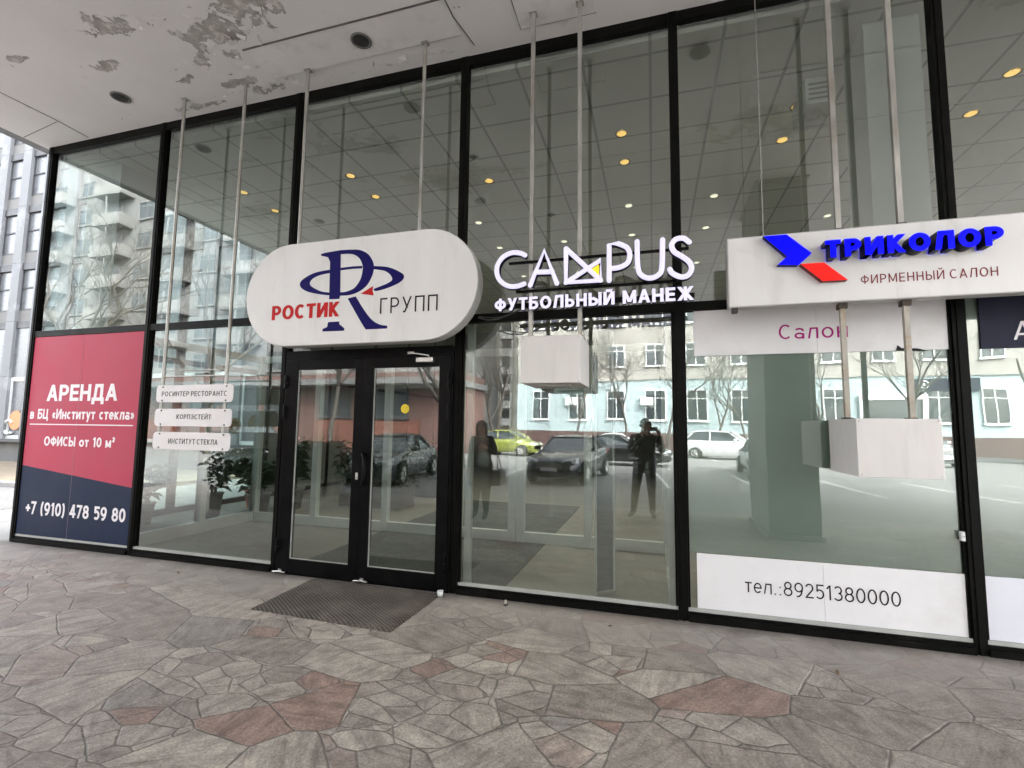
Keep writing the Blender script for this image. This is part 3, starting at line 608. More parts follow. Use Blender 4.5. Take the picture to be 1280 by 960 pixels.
# ------------------------------------------------------------------ glass shopfront
XM = [-8.25, -6.116, -3.985, -1.872, .225, 2.26, 4.36, 6.46, 8.56]
W = .040
sf = thing('glass_shopfront', 'tall black framed glass shopfront under the peeling canopy', 'shopfront', (-1.9, 0, 0))
for i, x in enumerate(XM):
    mb = MB(); mb.box(x-W, x+W, 0, .085, 0, H-.001); mb.box(x-W*.35, x+W*.35, -.008, -.0005, .0, H-.02)
    mb.build('mullion', BLACK, sf)
    if i < len(XM)-1:
        x2 = XM[i+1]; a, b = x+W+.001, x2-W-.001
        t0, t1 = (2.762, 2.842) if i < 2 else (2.645, 2.728)
        mb = MB(); mb.box(a, b, .006, .098, H-.10, H-.001); mb.build('top_rail', BLACK, sf)
        if i != 2:
            mb = MB(); mb.box(a, b, .006, .098, 0, .075); mb.box(a, b, -.02, .005, .0, .05); mb.build('sill', BLACK, sf)
            mb = MB(); mb.box(a, b, .012, .036, .077, .105); mb.build('bead', BEAD, sf)
            for q0 in (a+.001, b-.018): mb = MB(); mb.box(q0, q0+.017, .018, .036, .106, t0-.003); mb.build('bead', BLACK, sf)
        mb = MB(); mb.box(a, b, .005, .083, t0, t1); mb.build('transom', BLACK, sf)
        mb = MB(); mb.box(a, b, .04, .05, t1+.002, H-.102, 1, 0); mb.build('glass_pane', [GLASS2 if i < 2 else GLASS, CLEAR], sf)
        if i not in (0, 2):
            mb = MB(); mb.box(a, b, .04, .05, .077, t0-.002, 1, 0); mb.build('glass_pane', [GLASS2 if i < 2 else GLASS, CLEAR], sf)
# door surround
mb = MB(); mb.box(-3.944, -3.924, -.02, .09, .0, 2.40); mb.box(-1.936, -1.913, -.02, .09, 0, 2.40); mb.box(-3.9235, -1.9365, -.025, .09, 2.315, 2.415); mb.box(-3.9235, -1.9365, -.012, .09, 0, .016)
mb.build('door_surround', BLACKD, sf)
mb = MB(); mb.box(-3.93, -1.927, .04, .05, 2.417, 2.643, 1, 0); mb.build('glass_pane', [GLASS, CLEAR], sf)
for side, (a, b, ga, gb) in enumerate([(-3.9225, -2.9235, -3.765, -3.035), (-2.9205, -1.9375, -2.81, -2.06)]):
    mb = MB(); mb.box(a, ga, -.035, .03, .02, 2.312); mb.box(gb, b, -.035, .03, .02, 2.312); mb.box(ga+.0005, gb-.0005, -.033, .03, .02, .168); mb.box(ga+.0005, gb-.0005, -.033, .03, 2.205, 2.312)
    d = mb.build('door', BLACKD, sf, bevel=.004)
    mb = MB(); mb.box(ga+.001, gb-.001, -.010, .002, .17, 2.203, 1, 0); mb.build('door_glass', [GLASSD, CLEAR], d)
    mb = MB(); mb.box(ga+.001, ga+.010, -.022, -.011, .171, 2.202); mb.box(ga+.011, gb-.001, -.022, -.011, .171, .178); mb.build('glazing_bead', BEAD, d)
    hx = a+.012 if side == 0 else b-.012
    for hz in (2.07, 1.74, .30):
        mb = MB(); mb.tube([(hx, -.052, hz-.075), (hx, -.052, hz-.012)], .012, 10); mb.tube([(hx, -.052, hz+.005), (hx, -.052, hz+.075)], .012, 10); mb.box(hx-.03, hx+.03, -.045, -.0355, hz-.055, hz+.055); mb.build('hinge', BLACKD, d, bevel=.002)
    if side == 0:
        mb = MB(); hx = -2.885
        mb.tube([(hx, -.036, .985), (hx, -.075, .985), (hx+.03, -.095, 1.03), (hx+.055, -.10, 1.15), (hx+.03, -.095, 1.27), (hx, -.075, 1.31), (hx, -.036, 1.31)], .012, 10); mb.build('pull_handle', BLACKD, d)
        mb = MB(); mb.lathe([(0, -.004), (.014, -.004), (.014, .008), (0, .008)], (-2.965, -.040, 1.075), 14, axis='y'); mb.box(-2.979, -2.951, -.0435, -.036, 1.04, 1.11); mb.build('keyhole_plate', SILVER, d, bevel=.003)
    else:
        mb = MB()
        mb.box(-2.30, -2.115, -.085, -.036, 2.245, 2.295); mb.build('door_closer', SILVER, d, bevel=.006)
        mb = MB(); mb.tube([(-2.17, -.06, 2.296), (-2.17, -.06, 2.315), (-2.27, -.13, 2.325), (-2.385, -.045, 2.345)], .008, 8); mb.box(-2.41, -2.34, -.06, -.026, 2.335, 2.36); mb.build('closer_arm', SILVER, d)
        mb = MB(); mb.tube([(-2.875, -.036, 1.0), (-2.875, -.07, 1.02), (-2.875, -.07, 1.26), (-2.875, -.036, 1.28)], .009, 8); mb.build('pull_handle', BLACKD, d)
    hx = -3.86 if side == 0 else -2.955 if False else -2.86
    mb = MB(); mb.tube([(hx-.09, -.05, .026), (hx+.0, -.055, .036), (hx+.07, -.05, .028)], [.008, .012, .008], 8); mb.box(hx-.02, hx+.02, -.05, -.036, .02, .06); mb.build('door_stay', SILVER, d)

st = thing('round_sticker', 'small round yellow smiling sticker on the right door leaf', 'sticker', (-2.444, -.012, 1.776))
mb = MB(); mb.lathe([(0, -.0025), (.048, -.0025), (.048, -.0005)], (-2.444, -.0115, 1.776), 32, axis='y', smooth=False); mb.build('disc', YELS, st)
SMK = mat('smile_ink', (.42, .30, .02), .5)
mb = MB()
for dx in (-.016, .016): mb.lathe([(0, -.001), (.005, -.001), (.005, 0)], (-2.444+dx, -.0141, 1.787), 10, axis='y')
mb.tube([(-2.444-.022, -.0144, 1.768), (-2.444-.012, -.0144, 1.759), (-2.444, -.0144, 1.756), (-2.444+.012, -.0144, 1.759), (-2.444+.022, -.0144, 1.768)], .0016, 5); mb.build('smile', SMK, st)

# ------------------------------------------------------------------ window banners
T = DATA['T']
po = thing('rental_banner', 'red and navy window banner with white lettering beside the corner', 'banner', (-7.19, .02, .08))
mb = MB(); mb.prism_y([(-8.196, 1.012), (-6.17, .80), (-6.17, 2.758), (-8.196, 2.758)], .012, .03); mb.build('red_field', POSTR, po)
mb = MB(); mb.prism_y([(-8.196, .107), (-6.17, .107), (-6.17, .7995), (-8.196, 1.0115)], .012, .03); mb.build('navy_field', POSTN, po)
for s, k, of in (('АРЕНДА', 'arenda', .215), ('в БЦ «Институт стекла»', 'vbc', .20), ('ОФИСЫ от 10 м²', 'ofisy', .20), ('+7 (910) 478 59 80', 'phone', .20)):
    b = list(T[k])
    text_mb(s, b, .0095, .0022, of, .10).build('lettering', POSTW, po)
r = T['rule']; mb = MB(); mb.box(r[0], r[1], .0095, .0117, 1.556, 1.570); mb.build('rule', POSTW, po)
mb = MB(); mb.box(-7.235, -7.2325, .0108, .0119, .108, 2.757); mb.build('sheet_seam', mat('seam_pale', (.40, .30, .33), .5, spec=.1), po)

sb = thing('window_banner', 'white window banner with thin magenta lettering below the long shop sign', 'banner', (1.3, .03, 2.24), 'white film banners on the right shop windows')
mb = MB(); mb.box(.355, 1.3085, .026, .034, 2.243, 2.657); mb.box(1.3105, 2.206, .026, .034, 2.243, 2.657); mb.build('film', FILMW, sb)
text_mb('Салон', T['salon'], .0235, .002, .115, .20).build('lettering', MAGENTA, sb)
mb = MB(); mb.prism_y(DATA['tear'], .0195, .0235); mb.build('torn_corner', TXTBLACK, sb)
tb = thing('window_banner', 'white window banner with thin dark phone number at the foot of the shop window', 'banner', (1.3, .03, .08), 'white film banners on the right shop windows')
mb = MB(); mb.box(.34, 1.279, .026, .034, .107, .556); mb.box(1.281, 2.206, .026, .034, .107, .556); mb.build('film', FILMW, tb)
text_mb('тел.:89251380000', T['tel'], .0235, .002, .10, .15).build('lettering', TXTBLACK, tb)
nb = thing('window_banner', 'dark navy window banner at the right edge, high on the last window', 'banner', (3.3, .03, 2.23))
mb = MB(); mb.box(2.405, 4.305, .026, .034, 2.24, 2.657); mb.build('film', NAVYF, nb)
text_mb('А', (2.604, 2.72, 2.30, 2.44), .0235, .002, .12).build('lettering', POSTW, nb)
wb = thing('window_banner', 'blank white window banner at the foot of the last window on the right', 'banner', (3.3, .03, .08), 'white film banners on the right shop windows')
mb = MB(); mb.box(2.315, 4.305, .026, .034, .107, .556); mb.build('film', mat('bluish_white_film', (.74, .75, .82), .5, 0, .03, 2), wb)
for i, (a, b) in enumerate([(.28, 2.206), (2.315, 4.305)]):
    f = thing('frosted_film', ['grey green frosted film behind the shop window with the hanging box', 'grey green frosted film behind the last window on the right'][i], 'window film', ((a+b)/2, .06, .1), 'frosted films on the shop windows')
    mb = MB(); mb.box(a, b, .056, .060, .11 if i else .557, 2.656); mb.build('film', FROST, f)
ss = thing('door_sensor', 'small white sensor on the dark mullion of the right shop', 'sensor', (2.215, 0, .84))
mb = MB(); mb.box(2.180, 2.207, -.008, .025, .80, .87); mb.build('housing', PVC, ss, bevel=.006)
mb = MB(); mb.box(2.184, 2.203, -.0095, -.0085, .83, .84); mb.build('slot', BEAD, ss)

# ------------------------------------------------------------------ hanging signs
def rod(x, y, z0, z1, m, parent, r=.019, sq=False):
    mb = MB()
    if sq: mb.box(x-r, x+r, y-r, y+r, z0, z1)
    else: mb.tube([(x, y, z0), (x, y, z1)], r, 10)
    mb.box(x-.035, x+.035, y-.035, y+.035, z1-.0, z1+.006)
    return mb.build('hanging_rod', m, parent)
ov = thing('oval_sign', 'white oval lightbox sign with navy and red logo above the door', 'sign', (-2.85, -.33, 2.4))
x0, x1, z0, z1 = -4.17, -1.525, 2.402, 3.487; rc = (z1-z0)/2
def stadium(x0, x1, z0, z1, ins=0, n=20):
    r = (z1-z0)/2-ins; pts = []
    zc = (z0+z1)/2
    for k in range(n+1): a = -math.pi/2+math.pi*k/n; pts.append((x1-(z1-z0)/2+r*math.cos(a), zc+r*math.sin(a)))
    for k in range(n+1): a = math.pi/2+math.pi*k/n; pts.append((x0+(z1-z0)/2+r*math.cos(a), zc+r*math.sin(a)))
    return pts
mb = MB(); mb.prism_y(stadium(x0, x1, z0, z1), -.398, -.26); mb.build('case', CASE, ov, bevel=.004)
mb = MB(); mb.prism_y(stadium(x0, x1, z0, z1, .006), -.4015, -.3985); mb.build('face', WHITE, ov)
def ring_poly(outer, hole):
    bm = bmesh.new()
    return outer, hole
def flat_logo(name, polys, m, y0=-.4045, y1=-.4018):
    mb = MB()
    for p in polys: mb.prism_y(p, y0, y1)
    return mb.build(name, m, ov, tri=True)
# bowl of the letter: outer outline bridged to its counter
o_ = DATA['logo_p']; h_ = DATA['logo_p_hole']
def smooth_poly(p, it=1):
    for _ in range(it):
        q = []
        for i in range(len(p)):
            a, b = p[i], p[(i+1) % len(p)]; q += [[a[0]*.8+b[0]*.2, a[1]*.8+b[1]*.2], [a[0]*.2+b[0]*.8, a[1]*.2+b[1]*.8]]
        p = q
    return p
outer = o_[:4]+smooth_poly(o_[4:12], 2)[1:-12]+o_[12:]
stem = [o_[0], o_[1], o_[2], h_[0], h_[8], o_[12], o_[13], o_[14], o_[15], o_[16], o_[17]]
flat_logo('logo_stem', [stem], NAVYL)
n_ = len(h_)
oc = [o_[2], o_[3], o_[4], o_[5], o_[6], o_[7], o_[8], o_[9], o_[10], o_[11], o_[12]]
hc = [h_[0], h_[0], h_[1], h_[2], h_[3], h_[4], h_[5], h_[6], h_[6], h_[7], h_[8]]
def catmull(p, n=5):
    out = []
    for i in range(len(p)-1):
        a, b, c, d = p[max(i-1, 0)], p[i], p[i+1], p[min(i+2, len(p)-1)]
        for k in range(n):
            t = k/n; out.append([.5*((2*b[j])+(-a[j]+c[j])*t+(2*a[j]-5*b[j]+4*c[j]-d[j])*t*t+(-a[j]+3*b[j]-3*c[j]+d[j])*t*t*t) for j in (0, 1)])
    return out+[p[-1]]
flat_logo('logo_bowl', [catmull(oc)+catmull(h_)[::-1]], NAVYL)
orr = DATA['logo_orbit_right']; flat_logo('logo_orbit', [catmull(orr[:8])+catmull(orr[8:])], NAVYL)
orl = DATA['logo_orbit_left']; flat_logo('logo_orbit', [catmull(orl[:7])+catmull(orl[7:])], NAVYL)
flat_logo('logo_bar', [DATA['logo_bar']], NAVYL, -.4044)
flat_logo('logo_arrow', [DATA['logo_arrow']], REDL)
lg = DATA['logo_leg']; flat_logo('logo_leg', [lg[:2]+catmull(lg[1:6])[1:]+[lg[6], lg[7]]+catmull(lg[7:]+[lg[0]])[1:-1]], NAVYL)
flat_logo('logo_foot', [DATA['logo_foot']], NAVYL)
text_mb('РОСТИК', T['rostik'], -.4055, .0035, .25, .11, .19).build('lettering', REDL, ov)
text_mb('ГРУПП', T['grupp'], -.4055, .0035, .105, .26).build('lettering', TXTBLACK, ov)
for x in (-3.627, -2.196): rod(x, -.285, z1-.06, H-.006-(.011), STEEL, ov)

pl = thing('tenant_plates', 'three white name plates hung one below another on two steel rods', 'sign', (-4.92, -.29, 1.3))
for x in (-5.42, -4.50): rod(x, -.275, 1.36, H-.006, STEEL, pl, .018)
mb = MB(); mb.tube([(-5.42, -.275, 2.13), (-4.50, -.275, 2.13)], .010, 8); mb.tube([(-5.42, -.275, 2.20), (-4.50, -.275, 2.20)], .006, 8); mb.build('cross_bar', STEEL, pl)
for s, k, (za, zb) in (('РОСИНТЕР РЕСТОРАНТС', 'p1', (1.835, 2.030)), ('КОРПЭСТЕЙТ', 'p2', (1.567, 1.762)), ('ИНСТИТУТ СТЕКЛА', 'p3', (1.305, 1.500))):
    xa, xb = -5.475, -4.37; r_ = .045; pts = []
    for cx_, cz_, a0 in ((xb-r_, za+r_, -90), (xb-r_, zb-r_, 0), (xa+r_, zb-r_, 90), (xa+r_, za+r_, 180)):
        for q in range(6): a = R(a0+q*18); pts.append((cx_+r_*math.cos(a), cz_+r_*math.sin(a)))
    mb = MB(); mb.prism_y(pts, -.3005, -.294); p = mb.build('name_plate', PLATE, pl)
    text_mb(s, T[k], -.3022, .0015, .15, .24).build('lettering', TXTBLACK, p)
    for bx in (xa+.095, xb-.095):
        for bz in (za+.02, zb-.02): mb = MB(); mb.lathe([(0, -.006), (.009, -.005), (.010, 0)], (bx, -.3007, bz), 10, axis='y'); mb.build('bolt', GREYDK, p)

def polyl(pts2, y): return [(a, y, b) for a, b in pts2]
cp = thing('lit_letter_sign', 'lit white rounded letters on black rails hung left of the long shop sign', 'sign', (-.5, -.35, 2.63))
for x in (-1.039, -.599): rod(x, -.33, 2.36, H-.017, STEEL if x < -.8 else STEEL, cp, .018, True)
mb = MB(); mb.box(-1.24, .30, -.375, -.35, 3.073, 3.093); mb.box(-1.17, .21, -.375, -.35, 2.805, 2.825); mb.box(-1.36, .335, -.40, -.36, 2.662, 2.70); mb.build('support_rail', BLACK, cp)
def stroke_letter(name, strokes, curve=True, tri=None):
    mb = MB(); bk = MB(); r_ = .0215
    for s in strokes:
        p = catmull(s, 6) if curve else s
        mb.tube(polyl(p, -.455), r_, 12, 0, True, True, .7, 1)
        bk.tube(polyl(p, -.415), r_*1.12, 10, 0, True, True, 1.9, 1)
        for e in (p[0], p[-1]):
            mb.lathe([(0, -.015), (r_*.7, -.011), (r_, 0), (r_*.7, .011), (0, .015)], (e[0], -.455, e[1]), 12, axis='y')
    l = mb.build(name, NEON, cp); bk.build('side_return', NAVYSIDE, l)
    if tri: m2_ = MB(); m2_.prism_y(tri, -.460, -.43); m2_.build('yellow_facet', YELLOWT, l)
for L in 'CAMPUS':
    stroke_letter('letter', DATA[L], L in 'CPUS' and L != 'P', DATA['Mtri'] if L == 'M' else None) if L != 'P' else stroke_letter('letter', [DATA['P'][0][:3], catmull(DATA['P'][0][2:], 6)], False)
for word, bx in (('ФУТБОЛЬНЫЙ МАНЕЖ', T['futb']),):
    for g in letters(word, bx, -.452, .045, .24, .13, .21, 1): g.build('letter', [NEON, NAVYSIDE], cp)
# power cable looping to the oval sign
cbl = thing('sign_cable', 'black cable sagging between the oval sign and the lit letters', 'cable', (-1.4, -.3, 2.58))
mb = MB(); mb.tube([(-1.56, -.28, 2.62), (-1.46, -.30, 2.585), (-1.35, -.33, 2.585), (-1.22, -.36, 2.62), (-1.10, -.37, 2.66)], .007, 6); mb.tube([(-1.56, -.27, 2.63), (-1.42, -.29, 2.61), (-1.28, -.34, 2.60), (-1.15, -.37, 2.64)], .005, 6); mb.build('cable', GREYDK, cbl)

def hang_box(name, label, x0, x1, z0, z1, rods, rm, ztop):
    t_ = thing(name, label, 'light box', ((x0+x1)/2, -.35, z0), 'plain white boxes hung below the signs')
    mb = MB(); mb.box(x0, x1, -.605, -.06, z0, z1); mb.build('housing', WHITEB, t_, bevel=.004)
    for xx in (x0+.018, x1-.018):
        for zz in (z0+.018, z1-.018): mb = MB(); mb.lathe([(0, -.0022), (.0035, -.002), (.0045, 0)], (xx, -.6052, zz), 8, axis='y'); mb.build('rivet', STEEL, t_)
    mb = MB(); mb.box(x0+.12, x1-.12, -.45, -.2, z0-.012, z0-.0005); mb.build('bottom_hatch', CASE, t_)
    mb = MB()
    for x in rods: mb.box(x-.03, x+.03, -.36, -.30, z1+.0005, z1+.012)
    mb.build('bracket', BLACK, t_)
    return t_
hang_box('hanging_box', 'plain white box hung below the lit white letters', -1.053, -.556, 1.965, 2.36, (-1.039+.02, -.60), STEEL, 2.6)
hang_box('hanging_box', 'plain white box hung on rusty rods below the long shop sign', 1.337, 1.825, 1.293, 1.690, (1.38, 1.775), RUST, 2.5)

tk = thing('shop_sign', 'long white shop sign with raised blue letters and red blue arrow logo', 'sign', (2.5, -.38, 2.56))
mb = MB(); mb.box(.582, 4.6, -.418, -.315, 2.555, 3.112); mb.build('case', CASE, tk, bevel=.003)
mb = MB(); mb.box(.590, 1.6995, -.421, -.4185, 2.563, 3.104); mb.box(1.7005, 3.1, -.421, -.4185, 2.563, 3.104); mb.box(3.101, 4.592, -.421, -.4185, 2.563, 3.104); mb.build('face', WHITE, tk)
mb = MB(); mb.prism_y(DATA['chev'], -.475, -.422, 0, 1); mb.build('logo_arrow', [BLUEL, NAVYSIDE], tk, tri=True)
mb = MB(); mb.prism_y(DATA['red'], -.475, -.422, 0, 1); mb.build('logo_bar', [REDT, mat('letter_red_side', (.12, .01, .015), .5)], tk)
b = T['trik']
for g in letters('ТРИКОЛОР', (b[0], b[1], b[2]-.004, b[3]), -.525, .10, .27, .16, .24, 1): g.build('letter', [BLUEL, NAVYSIDE], tk)
text_mb('ФИРМЕННЫЙ САЛОН', T['firm'], -.4232, .002, .12, .26).build('lettering', MAROON, tk)
for x in (1.375, 1.775):
    rod(x, -.345, 3.113, H-.006, STEEL, tk, .018, True)
    mb = MB(); mb.box(x-.017, x+.017, -.362, -.328, 1.703, 2.5545); mb.build('lower_rod', RUST, tk)
    mb = MB(); mb.box(x-.028, x+.028, -.375, -.31, 2.515, 2.554); mb.box(x-.028, x+.028, -.375, -.31, 3.1125, 3.135); mb.build('clamp', mat('rust_clamp%d' % int(x*10), (.06, .045, .035), .7), tk)
mb = MB(); mb.box(.61, .65, -.40, -.34, 2.52, 2.5545); mb.build('clamp', GREYDK, tk)
wi = thing('hanging_wire', 'thin pale wire hanging from the soffit to the long shop sign', 'wire', (.86, -.33, 3.11))
mb = MB(); mb.tube([(.86, -.34, 3.114), (.862, -.34, 4.2), (.858, -.335, H)], .0032, 6); mb.build('wire', STEEL, wi)

# ------------------------------------------------------------------ doormat and little things on the paving
dm = thing('doormat', 'dark woven rubber doormat lying askew in front of the door', 'doormat', (-2.7, -.5, 0))
q = [(-3.375, -.931), (-1.979, -.975), (-1.957, -.062), (-3.432, -.042)]
mb = MB(); n = 26
for j in range(2): pass
vs = []; fs = []
rm_ = random.Random(3)
for i in range(n+1):
    for j in range(n+1):
        u, v = i/n, j/n
        x = (q[0][0]*(1-u)+q[1][0]*u)*(1-v)+(q[3][0]*(1-u)+q[2][0]*u)*v; y = (q[0][1]*(1-u)+q[1][1]*u)*(1-v)+(q[3][1]*(1-u)+q[2][1]*u)*v
        ed = 0 < i < n and 0 < j < n
        vs.append((x+(0 if ed else rm_.uniform(-.004, .004)), y+(0 if ed else rm_.uniform(-.004, .004)), (.017+.003*math.sin(7*u+2)*math.cos(5*v)) if ed else .003))
for i in range(n):
    for j in range(n): fs.append((i*(n+1)+j, (i+1)*(n+1)+j, (i+1)*(n+1)+j+1, i*(n+1)+j+1))
mb.add(vs, fs, 0, True); mb.build('mat_sheet', DOORMAT, dm)
bs = thing('bolt_stub', 'small rusty bolt stub standing in the paving near the glass', 'bolt', (-1.30, -.14, 0))
mb = MB(); mb.lathe([(.0, .045), (.011, .045), (.012, .0)], (-1.30, -.14, 0), 8); mb.build('shank', RUST, bs)
mb = MB(); mb.lathe([(.02, .0), (.02, .016), (0, .016)], (-1.30, -.14, 0), 6, smooth=False); mb.build('nut', GREYDK, bs)
cu = thing('paper_cup', 'crumpled white paper scrap beside the right end of the doormat', 'litter', (-1.955, -.10, 0))
mb = MB(); mb.lathe([(.0, .001), (.024, .001), (.030, .05), (.026, .05), (.021, .01), (0, .01)], (-1.955, -.115, 0.001), 11); mb.build('cup', PVC, cu)

gr_ = MB(); rg = random.Random(77)
for i in range(420):
    x, y = rg.uniform(-7, 4), -abs(rg.gauss(0, 1.3))-.03
    if -3.5 < x < -1.9 and y > -1: continue
    if y < -4: continue
    s_ = rg.uniform(.002, .0055); a = rg.uniform(0, 6.28); vs = []
    for k in range(5): vs.append((x+s_*rg.uniform(.7, 1.4)*math.cos(a+k*1.256), y+s_*rg.uniform(.7, 1.4)*math.sin(a+k*1.256), .0005))
    vs.append((x, y, s_*rg.uniform(.5, 1)))
    gr_.add(vs, [(k, (k+1) % 5, 5) for k in range(5)])
go = gr_.build('paving_grit', mat('pale_grit', (.36, .34, .31), .85, 0, .4, 3)); tag(go, 'pale grit and stone chips scattered over the paving', 'grit', kind='stuff')
LF = mat('dry_leaf', (.16, .10, .05), .8, 0, .3, 9)
for i, (x, y, lb) in enumerate(((-.35, -.32, 'small dry brown leaf on the paving below the clear window'), (1.15, -.62, 'small dry brown leaf on the paving below the phone number'), (-4.9, -.35, 'small dry brown leaf on the paving below the name plates'))):
    t_ = MB(); a = 1.3*i; L = .028
    pts_ = [(-1, 0, .002), (-.3, .45, .010), (.5, .35, .006), (1, 0, .012), (.4, -.4, .009), (-.4, -.4, .003)]
    t_.add([(x+L*(p*math.cos(a)-q_*math.sin(a)), y+L*(p*math.sin(a)+q_*math.cos(a)), z) for p, q_, z in pts_], [(0, 1, 5), (1, 2, 4, 5), (2, 3, 4)])
    tag(t_.build('dry_leaf', LF), lb, 'leaf', 'dry leaves on the paving')
# ------------------------------------------------------------------ interior
def strct(mb, name, m): o = mb.build(name, m); o['kind'] = 'structure'; return o
mb = MB(); mb.box(-8.2, 14, .11, 14, -.3, .008); strct(mb, 'lobby_floor', LFLOOR)
mb = MB(); mb.box(-3.95, -1.44, .16, 5.5, .0082, .016); cpt = mb.build('entrance_carpet', LMAT, bevel=.003); tag(cpt, 'dark green entrance carpet on the lobby floor behind the door', 'carpet')
mb = MB(); mb.box(-8.2, 14, .125, 14, 5.385, 5.6); strct(mb, 'lobby_ceiling', CEIL)
mb = MB(); mb.box(-8.36, 26, .125, 22, 5.605, 6.3); rf = mb.build('upper_storey', PIER); tag(rf, 'pale wall band of the storey above the canopy', 'building')
mb = MB(); mb.box(-8.2, 14, 13.6, 13.9, .008, 5.38); tag(mb.build('rear_wall', INDARK), 'dark rear wall of the lobby behind the glass', 'wall')
mb = MB(); mb.box(13.7, 14, .125, 13.6, .008, 5.38); tag(mb.build('side_wall', INGREY), 'plain grey wall closing the right end of the shop', 'wall')
for nm, lb, (a, b, c, d) in (('interior_column', 'white square column behind the glass beside the right shop mullion', (1.92, 2.36, .45, .95)), ('interior_column', 'pale square column behind the glass above the red banner', (-8.08, -7.42, .40, 1.0))):
    t_ = thing(nm, lb, 'column', ((a+b)/2, (c+d)/2, 0), 'square columns inside the glass')
    mb = MB(); mb.box(a, b, c, d, .09, 5.383); mb.build('shaft', INWHITE, t_, bevel=.006); mb = MB(); mb.box(a-.02, b+.02, c-.02, d+.02, .008, .09); mb.build('base', INGREY, t_)
t_ = thing('duct_box', 'small white box under the lobby ceiling beside the white column', 'box', (1.76, 1.3, 5.0))
mb = MB(); mb.box(1.62, 1.90, 1.1, 1.6, 5.09, 5.384); mb.build('casing', INWHITE, t_, bevel=.006); mb = MB()
for i in range(4): mb.box(1.65, 1.87, 1.094, 1.0995, 5.13+i*.055, 5.15+i*.055)
mb.build('grille', INGREY, t_)
# shop partition right of the lobby
mb = MB(); mb.box(.30, .40, 2.3, 13.6, .008, 3.0); tag(mb.build('shop_partition', INGREY), 'grey partition wall between the lobby and the right shop', 'wall')
# recessed downlights
LP = [(x, y) for x in (-6.40, -4.37, -2.38, -.34, 1.67, 3.68) for y in (1.58, 2.27)]+[(x, y) for x in (-4.4, -3.07, -1.69, -.35, 1.0) for y in (3.67, 4.96, 6.95)]+[(3.0, 4.96), (5.7, 1.58), (5.7, 2.27)]
lampd = None
where = {}
for i, (x, y) in enumerate(LP):
    off = (x, y) in ((-2.38, 1.58), (-4.4, 3.67), (-1.69, 3.67))
    warm = y < 2.5
    row = 'nearest row' if y < 1.9 else 'second row' if y < 2.5 else 'third row' if y < 4 else 'fourth row' if y < 6 else 'rear row'
    nth = sum(1 for (a, b) in LP if b == y and a <= x)
    lb = '%s recessed ceiling light, %s from left, %s behind the glass' % ('unlit' if off else 'warm lit' if warm else 'pale lit', ['first', 'second', 'third', 'fourth', 'fifth', 'sixth', 'seventh'][nth-1], row)
    t_ = thing('downlight', lb, 'ceiling light', (x, y, 5.384), 'recessed lights in the lobby ceiling')
    if not off:
        ld = bpy.data.lights.new('downlight_beam', 'SPOT'); ld.energy = 2.6 if y < 2.5 else 11; ld.spot_size = R(125); ld.spot_blend = .6; ld.shadow_soft_size = .06; ld.color = (1, .93, .80) if not warm else (1, .86, .62)
        lo = bpy.data.objects.new('downlight_beam', ld); col.objects.link(lo); lo.parent = t_; lo.location = (0, 0, -.02)
    key = 'o' if off else 'w' if warm else 'c'
    if key not in where:
        mb = MB(); mb.lathe([(.062, .03), (.062, -.002), (.083, -.006), (.083, .0)], (x, y, 5.384), 20); rg = mb.build('ring', LAMPR if key == 'w' else SILVER, t_)
        mb = MB(); mb.lathe([(.0, -.001), (.03, -.008), (.058, -.001)], (x, y, 5.381), 18); lp = mb.build('lamp', {'o': GREYDK, 'w': LAMPW, 'c': LAMPC}[key], t_)
        where[key] = (rg, lp)
    else:
        for s_ in where[key]: c = s_.copy(); col.objects.link(c); c.parent = t_
# vestibule partitions
vp = thing('vestibule_partition', 'white framed glazed partition with double door across the lobby', 'partition', (-3, 2.2, 0))
def post(x, y, z1=2.74, wx=.05, wy=.05, z0=.008, nm='post', p=None, m=None):
    mb = MB(); mb.box(x-wx, x+wx, y-wy, y+wy, z0, z1); return mb.build(nm, m or FRAMEW, p or vp)
VX = [-6.40, -5.22, -3.94, -2.73, -1.92, -1.80, -.86, .155]
for x in VX: post(x, 2.2, wx=.05 if x not in (-1.92, -1.80) else .055)
for a, b in zip(VX[:-1], VX[1:]):
    if b-a < .2: continue
    mb = MB(); mb.box(a+.051, b-.051, 2.16, 2.24, .008, .15); mb.build('bottom_rail', FRAMEW, vp)
    mb = MB(); mb.box(a+.051, b-.051, 2.16, 2.24, 2.64, 2.74); mb.build('top_rail', FRAMEW, vp)
    mb = MB(); mb.box(a+.051, b-.051, 2.195, 2.205, .15, 2.64, 1, 0); mb.build('glass_pane', [GLASSP, CLEAR], vp)
mb = MB(); mb.tube([(-1.86, 2.14, .30), (-1.86, 2.10, .33), (-1.82, 2.09, .33)], .008, 6); mb.build('floor_bolt', SILVER, vp)
vl = thing('vestibule_partition', 'white framed glazed partition with low white plinth, left side of the lobby', 'partition', (-6.42, 1.2, 0))
for y in (.17, 1.2): post(-6.42, y, p=vl)
for a, b in ((.221, 1.149), (1.251, 2.149)):
    mb = MB(); mb.box(-6.47, -6.37, a, b, .008, .17); mb.build('plinth', FRAMEW, vl)
    mb = MB(); mb.box(-6.47, -6.37, a, b, 2.64, 2.74); mb.build('top_rail', FRAMEW, vl)
    mb = MB(); mb.boxx(-6.425, -6.415, a, b, .171, 2.64, 1, 0); mb.build('glass_pane', [GLASSP, CLEAR], vl)
vr = thing('vestibule_partition', 'white framed glazed partition beside the right shop, right side of the lobby', 'partition', (.17, 1.2, 0))
for y in (.17, 1.2): post(.165, y, p=vr)
